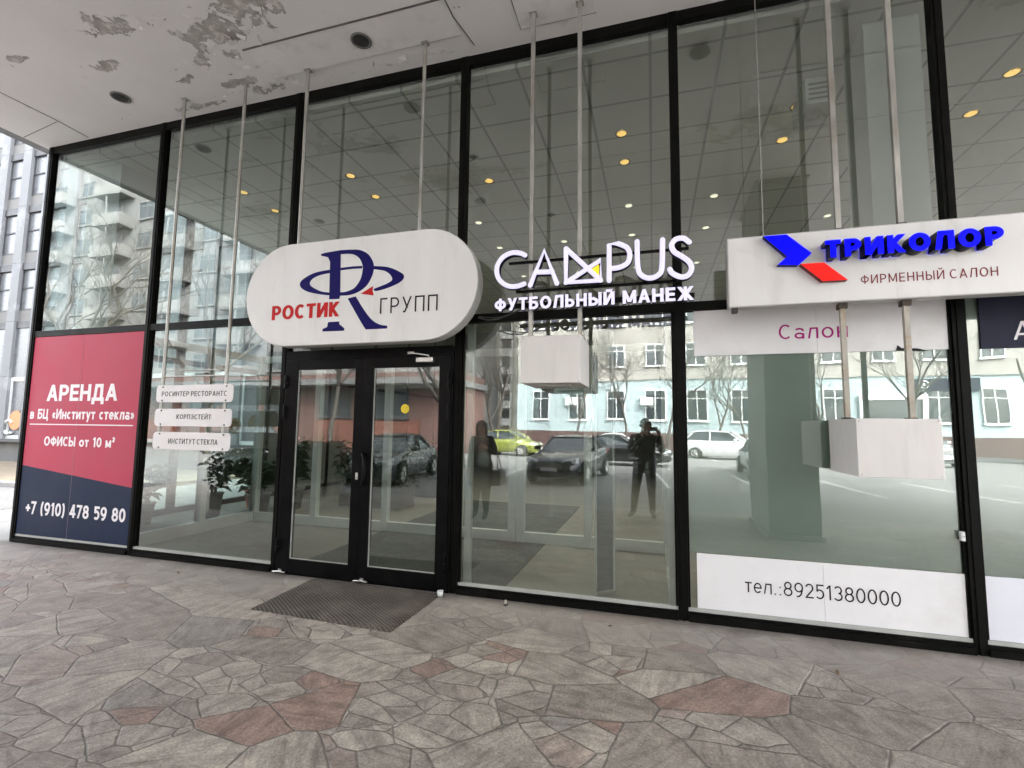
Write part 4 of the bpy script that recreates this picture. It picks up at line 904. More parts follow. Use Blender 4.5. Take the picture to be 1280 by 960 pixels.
for a, b in ((.221, 1.149), (1.251, 2.149)):
    mb = MB(); mb.box(.125, .205, a, b, .008, .12); mb.build('plinth', FRAMEW, vr)
    mb = MB(); mb.box(.125, .205, a, b, 2.64, 2.74); mb.build('top_rail', FRAMEW, vr)
    mb = MB(); mb.box(.16, .17, a, b, .12, 2.64); mb.build('glass_pane', CLEAR, vr)
# pale reveal posts just behind the shopfront
rv = thing('window_reveal', 'pale reveal post behind the mullion right of the door', 'post', (-1.79, .13, 0))
mb = MB(); mb.box(-1.815, -1.745, .105, .16, .008, 2.65); mb.build('post', FRAMEW, rv, bevel=.004); mb = MB(); mb.box(-1.83, -1.73, .1045, .17, 2.651, 2.68); mb.build('cap', FRAMEW, rv)
sg = thing('glazed_leaf', 'narrow open glass leaf with white edges standing behind the glass under the white box', 'door leaf', (-.47, .45, 0))
mb = MB(); mb.tube([(-.55, .38, .01), (-.55, .38, 2.6)], .014, 4); mb.build('stile', FRAMEW, sg); mb = MB(); mb.tube([(-.39, .54, .01), (-.39, .54, 2.6)], .014, 4); mb.build('stile', FRAMEW, sg)
GREYP = mat('grey_leaf_panel', (.20, .22, .215), .35, 0, .1, 1)
mb = MB(); mb.add([(-.545, .39, .03), (-.395, .535, .03), (-.395, .535, 2.1), (-.545, .39, 2.1), (-.551, .396, .03), (-.401, .541, .03), (-.401, .541, 2.1), (-.551, .396, 2.1)], [(0, 1, 2, 3), (7, 6, 5, 4), (0, 4, 5, 1), (3, 2, 6, 7)]); mb.build('leaf_panel', GREYP, sg)
# glazed flank wall on the left end
fl = thing('flank_glazing', 'black framed glass flank wall closing the left end of the building', 'glass wall', (-8.25, 6, 0))
ys = [.102, 2.2, 4.3, 6.4, 8.5, 10.6, 12.7, 13.95]
for y in ys[1:]: mb = MB(); mb.box(-8.30, -8.20, y-.05, y+.05, 0, 5.53); mb.build('mullion', BLACK, fl)
for a, b in zip(ys[:-1], ys[1:]):
    a2 = a if a == ys[0] else a+.051
    for z0_, z1_ in ((0, .1), (2.66, 2.76), (5.40, 5.53)): mb = MB(); mb.box(-8.295, -8.205, a2, b-.051, z0_, z1_); mb.build('rail', BLACK, fl)
    if a > 4: mb = MB(); mb.box(-8.29, -8.21, a2, b-.051, .101, 2.659); mb.box(-8.29, -8.21, a2, b-.051, 2.761, 5.399); mb.build('infill_panel', INGREY, fl); continue
    for z0_, z1_ in ((.101, 2.659), (2.761, 5.399)): mb = MB(); mb.box(-8.255, -8.245, a2, b-.051, z0_, z1_, 0); mb.build('glass_pane', clear_mat('flank_glass%d' % len(bpy.data.materials), (.85, .90, .89)), fl)
for i, (y, z, lb) in enumerate(((3.45, 1.56, 'round white sticker of a salad plate on the left flank glass'), (3.95, 1.62, 'plain round white sticker on the left flank glass, deeper inside'))):
    t_ = thing('plate_sticker', lb, 'sticker', (-8.2, y, z))
    mb = MB(); mb.lathe([(0, .004), (.17, .004), (.17, 0)], (-8.243, y, z), 32, axis='x', smooth=False); mb.build('disc', PVC, t_)
    if i == 0: mb = MB(); mb.lathe([(0, .008), (.12, .006), (.125, .0045)], (-8.243, y, z), 24, axis='x'); mb.build('salad_print', FOOD, t_)

def leaf(mb, p, d, L, Wd, droop=.3, m=0):
    p = Vector(p); d = Vector(d).normalized(); s = d.cross(Vector((0, 0, 1)))
    if s.length < .05: s = Vector((1, 0, 0))
    s.normalize(); q = p+d*L*.55+Vector((0, 0, .02)); e = p+d*L-Vector((0, 0, droop*L))
    mb.add([p, q+s*Wd*.5, e, q-s*Wd*.5], [(0, 1, 2), (0, 2, 3)], m)
def plant(x, y, h, lb, n=90, spread=.35, potm=POT, seed=1, lw=.05, ll=.22, stems=5, pr=.16, ph=.34):
    rg = random.Random(seed); t_ = thing('potted_plant', lb, 'plant', (x, y, .008), 'potted plants behind the glass')
    mb = MB(); mb.lathe([(pr*.72, 0), (pr, ph), (pr*1.06, ph), (pr*1.06, ph-.03), (pr*.9, ph-.04), (0, ph-.05)], (x, y, .008), 20); mb.build('pot', potm, t_)
    st_ = MB(); lv = MB()
    for s in range(stems):
        a = rg.uniform(0, 6.28); sp_ = rg.uniform(.1, 1)*spread; hh = h*rg.uniform(.65, 1)
        b0 = Vector((x+.04*math.cos(a), y+.04*math.sin(a), ph-.05)); b1 = Vector((x+sp_*.5*math.cos(a), y+sp_*.5*math.sin(a), (ph+hh)/2)); b2 = Vector((x+sp_*math.cos(a), y+sp_*math.sin(a), hh))
        st_.tube([b0, b1, b2], [.012, .009, .004], 5)
        for k in range(n//stems):
            f = rg.uniform(.25, 1); p = b0.lerp(b1, f*2) if f < .5 else b1.lerp(b2, f*2-1)
            aa = rg.uniform(0, 6.28); leaf(lv, p, (math.cos(aa), math.sin(aa), rg.uniform(-.1, .8)), ll*rg.uniform(.6, 1.2), lw*rg.uniform(.7, 1.3), rg.uniform(.1, .6))
    st_.build('stem', BARK, t_); lv.build('foliage', LEAF, t_)
plant(-7.75, 1.35, .95, 'low bushy plant in a grey pot nearest the red banner', 120, .3, POT, 1)
plant(-7.05, 1.95, 1.15, 'dense dark plant in a tall grey pot behind the name plates', 260, .24, POT, 2, .06, .2, 8, .17, .45)
plant(-6.85, 2.75, 1.05, 'broad leaved plant in a wide grey pot behind the left partition', 130, .45, POT, 3, .09, .34, 6, .2, .36)
plant(-7.4, 3.2, .8, 'small plant in an orange pot by the flank glass', 90, .3, POTO, 4, .05, .2)
plant(-6.6, 3.35, 1.35, 'tall dark leaved plant standing close to the left door jamb', 240, .32, POT, 5, .07, .26, 9, .18, .4)
def leafbox(t_, x0, x1, y0, y1, z0, z1, n, seed, m):
    rg = random.Random(seed); lv = MB()
    for i in range(n):
        p = (rg.uniform(x0, x1), rg.uniform(y0, y1), z0+(z1-z0)*rg.random()**.7*(.8+.2*math.sin(5*y0+9*rg.random())))
        a = rg.uniform(0, 6.28); leaf(lv, p, (math.cos(a), math.sin(a), rg.uniform(-.3, .9)), rg.uniform(.08, .2), rg.uniform(.03, .07), .3)
    return lv.build('foliage', m, t_)
for i, (y0, lb) in enumerate(((3.9, 'long grey planter of clipped greenery behind the left door leaf'), (5.6, 'second long planter of greenery farther back in the lobby'))):
    t_ = thing('planter_box', lb, 'planter', (-5.6, y0+.7, .008), 'planters in the lobby')
    mb = MB(); mb.box(-6.0, -4.6, y0, y0+.5, .008, .42); mb.build('trough', POT, t_, bevel=.01)
    leafbox(t_, -6.05, -4.5, y0-.05, y0+.5, .40, 1.25, 1500, 11+i, LEAF2)

for i, (y0, y1, lb) in enumerate(((-4.7, -2.7, 'grey trough of dense dark shrubs at the left edge of the forecourt, near the glass'), (-5.55, -4.85, 'grey trough of dense dark shrubs at the left edge of the forecourt, near the kerb'))):
    t_ = thing('planter_box', lb, 'planter', (-7.5, (y0+y1)/2, 0 if y0 > -5 else 0), 'troughs of shrubs on the forecourt')
    z_ = 0.0 if y0 > -5 else -.119
    mb = MB(); mb.box(-8.0, -7.0, max(y0, -5.55) if i == 0 else y0, y1, z_ if i == 0 else -.119, .40); mb.build('trough', POT, t_, bevel=.012)
    leafbox(t_, -8.1, -6.9, y0-.1, y1+.1, .36, 1.2, 2600, 51+i, LEAF)
    st_ = MB(); rg = random.Random(9+i)
    for k in range(60):
        x, y = rg.uniform(-7.95, -7.05), rg.uniform(y0+.05, y1-.05); st_.tube([(x, y, .35), (x+rg.gauss(0, .08), y+rg.gauss(0, .08), .8), (x+rg.gauss(0, .2), y+rg.gauss(0, .2), rg.uniform(1.1, 1.45))], [.010, .007, .003], 4)
    st_.build('stem', BARK, t_)

# ------------------------------------------------------------------ building to the left
gb = thing('office_building', 'pale office building with white piers and wide windows left of the shopfront', 'building', (-29, 9, 0))
BX0, PITCH, NB = -13.0, 1.55, 20
mb = MB(); mb.box(BX0-NB*PITCH-.3, BX0+.3, 9.35, 24, -.12, 21); mb.build('wall', INGREY, gb)
mb = MB(); mb.box(BX0-NB*PITCH-.3, BX0+.3, 9.05, 9.349, -.12, .75); mb.build('plinth', CONC, gb)
mb = MB(); mb.box(BX0-NB*PITCH-.3, BX0+.3, 8.80, 9.349, .752, .86); mb.build('ledge', DKFRAME, gb)
for i in range(NB+1):
    x = -26.7+PITCH*round((BX0+26.7)/PITCH)-i*PITCH
    mb = MB(); zz = .862
    for z in [3.5, 5.9, 8.5, 11.1, 13.7, 16.3, 18.9, 21]:
        mb.box(x-.27, x+.27, 9.14, 9.349, zz, z-.012); zz = z
    mb.build('pier', PIER, gb)
xs0 = -26.7+PITCH*round((BX0+26.7)/PITCH)
LED = MB()
wproto = None
for k, z in enumerate((5.9, 8.5, 11.1, 13.7, 16.3, 18.6)):
    LED.box(xs0-NB*PITCH, xs0, 9.22, 9.348, z-.30, z-.002, 0)
LED.build('ledge', DKFRAME, gb)
for k, z in enumerate((5.9, 8.5, 11.1, 13.7, 16.3)):
    for i in range(NB):
        xa, xb = xs0-(i+1)*PITCH+.271, xs0-i*PITCH-.271
        if wproto is None:
            wb0 = MB(); wb0.box(xa, xb, 9.28, 9.34, z, z+.5, 1); wb0.box(xa, xb, 9.27, 9.345, z+.5, z+.56, 0); wb0.box(xa, xb, 9.27, 9.345, z+1.46, z+1.52, 0); wb0.box(xa, xa+.04, 9.27, 9.345, z+.561, z+2.29, 0); wb0.box(xb-.04, xb, 9.27, 9.345, z+.561, z+2.29, 0)
            pn = MB(); pn.box(xa, xb, 9.31, 9.33, z+.5, z+2.29, 0)
            wproto = (wb0.build('window', [DKFRAME, BALC], gb), xa, z); wproto[0]['_p'] = 0; del wproto[0]['_p']
            pn.build('pane', PANE_LT, wproto[0])
        else:
            c = dup(wproto[0], gb); c.location = (xa-wproto[1], 0, z-wproto[2])
sw_ = None
for i in range(NB):
    xa, xb = xs0-(i+1)*PITCH+.271, xs0-i*PITCH-.271
    if sw_ is None:
        mb = MB(); mb.box(xa, xa+.06, 9.25, 9.345, .863, 3.4); mb.box(xb-.06, xb, 9.25, 9.345, .863, 3.4); mb.box(xa+.061, xb-.061, 9.25, 9.345, .863, 1.0); mb.box(xa+.061, xb-.061, 9.25, 9.345, 3.3, 3.4); mb.box(xa, xb, 9.25, 9.345, 3.401, 3.47)
        mb.box(xa, xb, 9.26, 9.345, 3.471, 5.59, 1); sw_ = (mb.build('shop_window', [PVC, PANE_LT], gb), xa)
        mb = MB(); mb.box(xa+.06, xb-.06, 9.30, 9.32, 1.0, 3.3); mb.build('pane', PANE_LT, sw_[0])
    else: c = dup(sw_[0], gb); c.location = (xa-sw_[1], 0, 0)
dc = thing('window_emblem', 'orange disc and white ring on the ground floor window of the office building', 'sign', (-25.9, 9.24, 1.6))
mb = MB(); mb.lathe([(0, -.02), (.40, -.02), (.40, 0)], (-25.86, 9.235, 1.64), 32, axis='y', smooth=False); mb.build('orange_disc', mat('orange_film', (.75, .26, .10), .5), dc)
mb = MB(); mb.tube([(-26.25+.28*math.cos(a), 9.225, 1.35+.28*math.sin(a)) for a in [R(40+q*14) for q in range(20)]], .06, 8); mb.build('white_ring', PVC, dc)

# ------------------------------------------------------------------ buildings across the parking lot (seen mirrored in the glass)
def window_mb(w_, h_, d=.12, mull=1, fm=.07):
    f = MB(); f.box(-w_/2, -w_/2+fm, 0, d, 0, h_); f.box(w_/2-fm, w_/2, 0, d, 0, h_); f.box(-w_/2+fm, w_/2-fm, 0, d, 0, fm); f.box(-w_/2+fm, w_/2-fm, 0, d, h_-fm, h_)
    for i in range(mull): xx = -w_/2+(i+1)*w_/(mull+1); f.box(xx-fm*.5, xx+fm*.5, .01, d-.01, fm, h_-fm)
    f.box(-w_/2+fm, w_/2-fm, .012, d-.012, h_*.70, h_*.70+fm*.8)
    f.box(-w_/2-.08, w_/2+.08, -.05, d+.1, -.08, -.001)
    p = MB(); p.box(-w_/2+fm, w_/2-fm, .03, .07, fm, h_-fm); return f, p
def place_windows(root, y, spots, w_, h_, frame_m, pane_m, mull=1, nm='window'):
    """windows on a face at y that looks towards +y"""
    pr = None
    for (x, z) in spots:
        if pr is None:
            f, p = window_mb(w_, h_, mull=mull)
            rl = root.location
            f.v = [(-v[0]+rl.x, -v[1]+rl.y, v[2]+rl.z) for v in f.v]; p.v = [(-v[0]+rl.x, -v[1]+rl.y, v[2]+rl.z) for v in p.v]
            pr = f.build(nm, frame_m, root); p.build('pane', pane_m, pr); o = pr
        else: o = dup(pr, root)
        o.location = (x-root.location.x, y+.12-root.location.y, z-root.location.z)
bl = thing('office_block', 'long old block with light blue ground floor and beige upper floors across the lot', 'building', (8, -34, 0))
X0, X1 = -10.8, 27
mb = MB(); mb.box(X0, X1, -46, -34.0, -.12, 1.35); mb.build('plinth', PLINTH, bl)
mb = MB(); mb.box(X0, X1, -46, -34.06, 1.352, 5.35); mb.build('ground_floor_wall', LBLUE, bl)
mb = MB(); mb.box(X0, X1, -46, -33.95, 5.352, 5.55); mb.build('cornice', BEIGE, bl)
mb = MB(); mb.box(X0, X1, -46, -34.06, 5.552, 18.6); mb.build('upper_wall', BEIGE, bl)
mb = MB(); mb.box(X0-.4, X1+.4, -46.4, -33.5, 18.602, 19.1); mb.build('roof', CONC, bl)
sp1 = [(x, 2.25) for x in [X0+2+i*3.0 for i in range(12)] if not 13.5 < x < 18]; place_windows(bl, -34.06, sp1, 1.45, 2.3, PVC, PANE_DK)
sp2 = [(x, z) for z in (6.5, 9.7, 12.9) for x in [X0+2+i*3.0 for i in range(12)]]; place_windows(bl, -34.06, sp2, 1.4, 1.75, PVC, PANE_DK)
mb = MB(); mb.box(13.6, 17.6, -34.05, -33.8, 3.75, 4.1); mb.box(13.6, 13.9, -34.05, -33.8, .01, 3.749); mb.box(17.3, 17.6, -34.05, -33.8, .01, 3.749); mb.build('entrance_surround', PVC, bl)
mb = MB(); mb.box(13.91, 17.29, -34.05, -33.9, .01, 3.74); mb.build('entrance_glass', PANE_DK, bl)
for x in (-6.3, -.4, 8.6): mb = MB(); mb.box(x-.45, x+.45, -34.05, -33.65, 3.3, 3.95); mb.build('air_conditioner', PVC, bl, bevel=.02)
en = thing('entrance_sign', 'dark sign board with ring emblem above the light blue block entrance', 'sign', (18.2, -33.9, 4.6))
mb = MB(); mb.box(16.9, 20.4, -34.05, -33.85, 4.35, 5.15); mb.build('board', NAVYF, en)
mb = MB(); mb.tube([(17.45+.25*math.cos(R(q*20)), -33.84, 4.75+.25*math.sin(R(q*20))) for q in range(19)], .05, 6); mb.lathe([(0, .02), (.1, .02), (.1, 0)], (17.45, -33.85, 4.75), 12, axis='y'); mb.build('emblem', PVC, en)
lt = thing('apartment_slab', 'tall pale panel apartment slab with balconies behind the red brown podium', 'building', (-38, -27, 0))
mb = MB(); mb.box(-62, -15, -41, -27, -.12, 28); mb.build('wall', CONC, lt)
mb = MB(); mb.box(-62.3, -14.7, -41.3, -26.7, 28.002, 28.6); mb.build('roof', BALC, lt)
cols = [-17.2-i*3.9 for i in range(12)]
place_windows(lt, -27, [(x, z) for x in cols for z in [5.9+k*2.9 for k in range(7)]], 1.9, 1.6, BALC, PANE_DK)
bp_ = None
for x in cols[::2]:
    for k in range(7):
        z = 5.1+k*2.9
        if bp_ is None:
            mb = MB(); mb.box(x-1.65+1.95-1.65, x+1.95+1.65-1.65+.3, -26.99, -25.8, z, z+.14, 0); mb.box(x-1.35, x+2.25, -25.9, -25.8, z+.141, z+1.1, 1); mb.box(x-1.35, x-1.27, -26.99, -25.9, z+.141, z+1.1, 1); mb.box(x+2.17, x+2.25, -26.99, -25.9, z+.141, z+1.1, 1); mb.box(x+.4, x+.5, -25.89, -25.81, z+1.101, z+2.75, 1)
            bp_ = (mb.build('balcony', [CONC, BALC], lt), x, z)
        else: c = dup(bp_[0], lt); c.location = (x-bp_[1], 0, z-bp_[2])
pd = thing('shop_podium', 'low red brown shop podium with an orange band and dark canopy across the lot', 'building', (-25, -22, 0))
mb = MB(); mb.box(-44, -11.3, -26.95, -22, -.12, 4.9); mb.build('wall', REDBR, pd)
mb = MB(); mb.box(-44.3, -11.1, -26.95, -20.6, 4.1, 4.45); mb.build('canopy', CONC, pd)
for a, b in ((-43, -33), (-21, -13.5)): mb = MB(); mb.box(a, b, -21.99, -21.8, .2, 1.9); mb.build('orange_panel', ORANGE, pd)
place_windows(pd, -22, [(x, 2.1) for x in (-41, -37, -30.5, -27, -24, -19.5, -15.5)], 2.4, 1.8, DKFRAME, PANE_DK, 2)
tw = thing('apartment_tower', 'distant tall apartment tower stacked with pale balconies', 'building', (-26, -70, 0))
mb = MB(); mb.box(-35, -18.5, -86, -70, -.12, 44); mb.build('wall', TOWERM, tw)
mb = MB(); mb.box(-30, -24, -82, -73, 44.002, 47); mb.build('roof_house', CONC, tw)
bp_ = None
for i in range(6):
    for k in range(15):
        x, z = -33.6+i*2.75, 1.8+k*2.8
        if bp_ is None:
            mb = MB(); mb.box(x-1.0, x+1.0, -69.99, -68.7, z, z+.15, 0); mb.box(x-1.0, x+1.0, -68.8, -68.7, z+.151, z+1.15, 0); mb.box(x-1.0, x-.92, -69.99, -68.81, z+.151, z+2.6, 0); mb.box(x+.92, x+1.0, -69.99, -68.81, z+.151, z+2.6, 0); mb.box(x-.9, x+.9, -69.985, -69.9, z+.3, z+2.4, 1)
            bp_ = (mb.build('balcony', [BALC, PANE_DK], tw), x, z)
        else: c = dup(bp_[0], tw); c.location = (x-bp_[1], 0, z-bp_[2])

# ------------------------------------------------------------------ bare trees
def tree(x, y, h, seed, lb, r0=.14, depth=5, z0=-.12, lean=0):
    rg = random.Random(seed); t_ = thing('bare_tree', lb, 'tree', (x, y, z0), 'leafless trees round the parking lot')
    tr_ = MB(); br = MB(); tw_ = MB()
    def grow(p, d, L, r, lev):
        n = 3; pts = [p]; q = p
        for i in range(n):
            d = (d+Vector((rg.gauss(0, .13), rg.gauss(0, .13), rg.gauss(.04, .08)))).normalized(); q = q+d*L/n; pts.append(q)
        tgt = tr_ if lev == 0 else br if lev < 4 else tw_
        tgt.tube(pts, [r*(1-.13*i) for i in range(n+1)], 7 if lev < 2 else 5 if lev < 4 else 3, cap=False)
        if lev >= depth: return
        nb = rg.choice((2, 3, 3)) if lev else 4
        for b in range(nb):
            k = rg.choice((1, 2, 3, 3)) if lev else rg.choice((2, 3, 3))
            ax = Vector((rg.gauss(0, 1), rg.gauss(0, 1), rg.gauss(0, .3))).normalized()
            d2 = (d+ax*rg.uniform(.45, .95)+Vector((0, 0, .18))).normalized()
            grow(pts[k], d2, L*rg.uniform(.62, .85), max(.006, r*rg.uniform(.45, .68)), lev+1)
    grow(Vector((x, y, z0)), Vector((lean, 0, 1)).normalized(), h*.36, r0, 0)
    tr_.build('trunk', BARK, t_); br.build('branches', BARK, t_); tw_.build('twigs', BARK, t_)
for i, (x, y, h, r0, dp, lb) in enumerate([
    (-1.5, -26.4, 8, .09, 6, 'slender bare young tree between the parked white saloon and the hatchback'),
    (.9, -30.5, 9, .11, 6, 'bare tree on the far pavement in front of the beige wall'),
    (3.9, -30.2, 8, .10, 6, 'bare tree with low forks behind the white estate car'),
    (6.2, -31.0, 7, .10, 5, 'small bare tree on the far pavement near the entrance'),
    (15.8, -29.9, 9, .14, 6, 'broad bare tree right of the block entrance'),
    (-7.6, -14.2, 10, .17, 7, 'large bare tree with pale leaning trunk near the dark saloon'),
    (-11.5, -30.6, 9, .14, 6, 'bare tree in front of the distant tower'),
    (-34.0, -16.5, 15, .26, 7, 'large spreading bare tree before the apartment slab'),
    (-24.5, -17.2, 13, .20, 7, 'tall bare tree before the red brown podium'),
    (-17.5, -19.0, 11, .16, 6, 'medium bare tree at the corner of the podium'),
    (10.5, -30.4, 9, .12, 6, 'bare tree left of the block entrance'),
    (-5.2, -29.9, 9, .10, 6, 'bare tree behind the lime yellow hatchback, near the corner of the light blue block'),
    (-9.9, -26.0, 9, .13, 6, 'bare tree left of the lime yellow hatchback'),
    (19.5, -28.8, 10, .14, 6, 'bare tree farthest right on the pavement')]):
    tree(x, y, h, 30+i, lb, r0, dp, .0 if y < -29.5 else -.12)

# ------------------------------------------------------------------ parked cars
def car_paint(nm, c): 
    m = mat(nm, c, .28, .25, .06, 1.5, spec=.6); m.node_tree.nodes['Principled BSDF'].inputs['Coat Weight'].default_value = .6; return m
SALOON = dict(L=4.7, W=.90, hood=(2.35, .62, .92), ws=(1.05, .35), roof=1.44, rear=(-1.0, -1.75), tail=(-2.35, 1.02), belt=.96)
HATCH = dict(L=3.9, W=.86, hood=(1.95, .64, .98), ws=(1.15, .45), roof=1.52, rear=(-1.45, -1.9), tail=(-1.95, 1.02), belt=1.0)
SUV = dict(L=4.7, W=.94, hood=(2.35, .75, 1.10), ws=(1.1, .5), roof=1.72, rear=(-1.85, -2.25), tail=(-2.35, 1.12), belt=1.14)
def car(lb, x, y, rot, paint, kind, z=-.119):
    K = kind; t_ = thing('parked_car', lb, 'car', (0, 0, 0), 'cars parked in the lot')
    Lh = K['L']/2; Wd = K['W']; bz = K['belt']; g = .20
    # body: lofted stations from nose to tail
    S = [(Lh, .36, K['hood'][1], .70), (Lh-.06, .24, K['hood'][1]+.06, .80), (Lh-.35, g, K['hood'][1]+.16, .93), (Lh-.8, g, K['hood'][2]-.06, .98), (K['ws'][0], g, K['hood'][2]+.02, 1.0), (K['ws'][1], g, bz, 1.0), (0, g, bz, 1.0), (K['rear'][0], g, bz+.03, 1.0), (K['rear'][1], g, K['tail'][1], .98), (-Lh+.25, g+.03, K['tail'][1]-.01, .93), (-Lh+.05, .27, K['tail'][1]-.10, .84), (-Lh, .38, K['tail'][1]-.26, .78)]
    b = MB(); prof = []
    for (sx, zb, zt, wf) in S:
        w_ = Wd*wf; hh = zt-zb
        half = [(w_*.86, zb), (w_*.97, zb+hh*.12), (w_, zb+hh*.45), (w_*.985, zb+hh*.72), (w_*.93, zt-.045), (w_*.80, zt), (0, zt+.025)]
        prof.append([(sx, yy, zz) for yy, zz in half]+[(sx, -yy, zz) for yy, zz in half[-2::-1]])
    n_ = len(prof[0]); vs = [p for q in prof for p in q]
    fs = [(i*n_+k, i*n_+k+1, (i+1)*n_+k+1, (i+1)*n_+k) for i in range(len(prof)-1) for k in range(n_-1)]
    b.add(vs, fs, 0, True); b.add(prof[0], [tuple(range(n_-1, -1, -1))]); b.add(prof[-1], [tuple(range(n_))])
    b.add(vs, [(i*n_+n_-1, i*n_, (i+1)*n_, (i+1)*n_+n_-1) for i in range(len(prof)-1)], 0)
    bo = b.build('body', paint, t_)
    # greenhouse
    wr, wb_ = Wd*.68, Wd*.90; zr = K['roof']
    A = [(K['ws'][0]-.02, wb_*.9, bz-.05), (K['ws'][1]-.30, wr, zr-.04), (K['rear'][0]+.25, wr*.97, zr-.05), (K['rear'][1]+.06, wb_*.86, bz-.0)]
    gl = MB()
    pts = [(A[0][0], s*A[0][1], A[0][2]) for s in (1, -1)]+[(A[1][0], s*A[1][1], A[1][2]) for s in (1, -1)]+[(A[2][0], s*A[2][1], A[2][2]) for s in (1, -1)]+[(A[3][0], s*A[3][1], A[3][2]) for s in (1, -1)]
    mid = [((A[0][0]+A[3][0])/2, s*wb_*.97, bz-.04) for s in (1, -1)]
    v8 = pts+mid
    gl.add(v8, [(0, 1, 3, 2), (4, 5, 7, 6), (2, 3, 5, 4)]); gl.add(v8, [(0, 2, 4, 8), (8, 4, 6)]); gl.add(v8, [(1, 9, 5, 3), (9, 7, 5)]); gl.build('window', PANE_DK, t_)
    rf_ = MB(); xs_ = [A[1][0]+.06, A[1][0]-.1, (A[1][0]+A[2][0])/2, A[2][0]+.1, A[2][0]-.08]; rows = []
    for q, xx in enumerate(xs_):
        dz = (-.035, .0, .03, .0, -.045)[q]; ww = wr*(1.03, 1.04, 1.05, 1.03, .99)[q]
        rows.append([(xx, ww, zr-.06+dz), (xx, ww*.88, zr-.012+dz), (xx, 0, zr+.01+dz), (xx, -ww*.88, zr-.012+dz), (xx, -ww, zr-.06+dz)])
    vs = [p for r_ in rows for p in r_]; rf_.add(vs, [(i*5+k, i*5+k+1, (i+1)*5+k+1, (i+1)*5+k) for i in range(4) for k in range(4)], 0, True); rf_.build('roof', paint, t_)
    pi_ = MB()
    for s in (1, -1):
        pi_.tube([(A[0][0]+.01, s*A[0][1]*1.01, A[0][2]), (A[1][0]+.02, s*A[1][1]*1.02, A[1][2]+.01)], .032, 6); pi_.tube([(A[3][0]-.01, s*A[3][1]*1.01, A[3][2]), (A[2][0]-.03, s*A[2][1]*1.03, A[2][2]+.01)], .055, 6)
        xm = (A[1][0]+A[2][0])/2-.05; pi_.tube([(xm+.02, s*wb_*.985, bz), (xm, s*wr*1.03, zr-.05)], .03, 6)
    pi_.build('pillar', paint, t_)
    # wheels
    wx = (Lh-.88, -Lh+.85); wr_ = .33 if kind is not SUV else .37
    first = None
    ar = MB()
    for xx in wx:
        for s in (1, -1):
            ar.lathe([(0, .004), (wr_*1.12, .004), (wr_*1.12, -.05)], (xx, s*(Wd*.985) if s > 0 else -Wd*.985-.004, wr_+.01), 22, axis='y')
    ar.build('wheel_arch', RUBBER, t_)
    for xx in wx:
        for s in (1, -1):
            ty = MB(); yy = s*(Wd-.055)
            ty.lathe([(wr_*.64, -.10), (wr_*.95, -.105), (wr_, -.07), (wr_, .07), (wr_*.95, .105), (wr_*.64, .10)], (xx, yy, wr_), 26, axis='y'); wo_ = ty.build('wheel', RUBBER, t_)
            ri = MB(); ri.lathe([(0, s*.085), (wr_*.18, s*.09), (wr_*.22, s*.06), (wr_*.30, s*.06)], (xx, yy, wr_), 16, axis='y')
            for a in range(7):
                an = a*2*math.pi/7; ri.tube([(xx+wr_*.15*math.cos(an), yy+s*.075, wr_+wr_*.15*math.sin(an)), (xx+wr_*.62*math.cos(an), yy+s*.09, wr_+wr_*.62*math.sin(an))], .026, 5)
            ri.lathe([(wr_*.58, s*.07), (wr_*.62, s*.10), (wr_*.67, s*.10)], (xx, yy, wr_), 26, axis='y'); ri.build('rim', SILVER, wo_)
    for s in (1, -1):
        h_ = MB(); zz = K['hood'][1]+.06
        h_.add([(Lh-.10, s*.36*Wd/.9, zz-.07), (Lh-.28, s*.84*Wd/.9, zz-.04), (Lh-.36, s*.83*Wd/.9, zz+.12), (Lh-.14, s*.42*Wd/.9, zz+.05), (Lh+.0, s*.36*Wd/.9, zz-.07), (Lh-.14, s*.80*Wd/.9, zz-.04), (Lh-.26, s*.79*Wd/.9, zz+.10), (Lh-.04, s*.42*Wd/.9, zz+.05)], [(4, 5, 6, 7), (0, 1, 5, 4), (1, 2, 6, 5), (2, 3, 7, 6), (3, 0, 4, 7)]); h_.build('headlight', LAMPGLASS, t_)
        tl = MB(); zz = K['tail'][1]-.22
        if kind is SALOON: tl.box(-Lh-.012, -Lh+.22, min(s*.42, s*.80)*Wd/.9, max(s*.42, s*.80)*Wd/.9, zz, zz+.13)
        else: tl.box(-Lh-.012, -Lh+.16, min(s*.62, s*.80)*Wd/.9, max(s*.62, s*.80)*Wd/.9, zz-.05, zz+.32)
        tl.build('tail_light', TAIL, t_, bevel=.015)
        mi = MB(); mi.box(K['ws'][0]-.45, K['ws'][0]-.25, min(s*Wd*.98, s*(Wd+.17)), max(s*Wd*.98, s*(Wd+.17)), bz+.0, bz+.14); mi.build('mirror', paint, t_, bevel=.03)
    gr = MB(); zz = K['hood'][1]
    for q in range(5): gr.box(Lh-.02, Lh+.012, -.40, .40, zz-.10+q*.028, zz-.085+q*.028, 1)
    gr.box(Lh-.03, Lh+.004, -.42, .42, zz-.115, zz+.045, 0); gr.box(Lh-.05, Lh+.006, -.55, .55, .30, .40, 0); gr.build('grille', [GREYDK, CHROME], t_)
    np_ = MB(); np_.box(Lh-.01, Lh+.020, -.26, .26, .425, .525); np_.box(-Lh-.018, -Lh+.02, -.26, .26, .62, .73); np_.build('number_plate', PLATE, t_)
    t_.location = (x, y, z); t_.rotation_euler = (0, 0, R(rot)); return t_
YEL = car_paint('lime_paint', (.24, .27, .05)); DKB = car_paint('black_blue_paint', (.012, .016, .024)); WHC = car_paint('white_paint', (.72, .72, .72)); BLK = car_paint('black_paint', (.010, .010, .011)); GRYC = car_paint('graphite_paint', (.06, .07, .085)); SIL = car_paint('silver_paint', (.35, .36, .38))
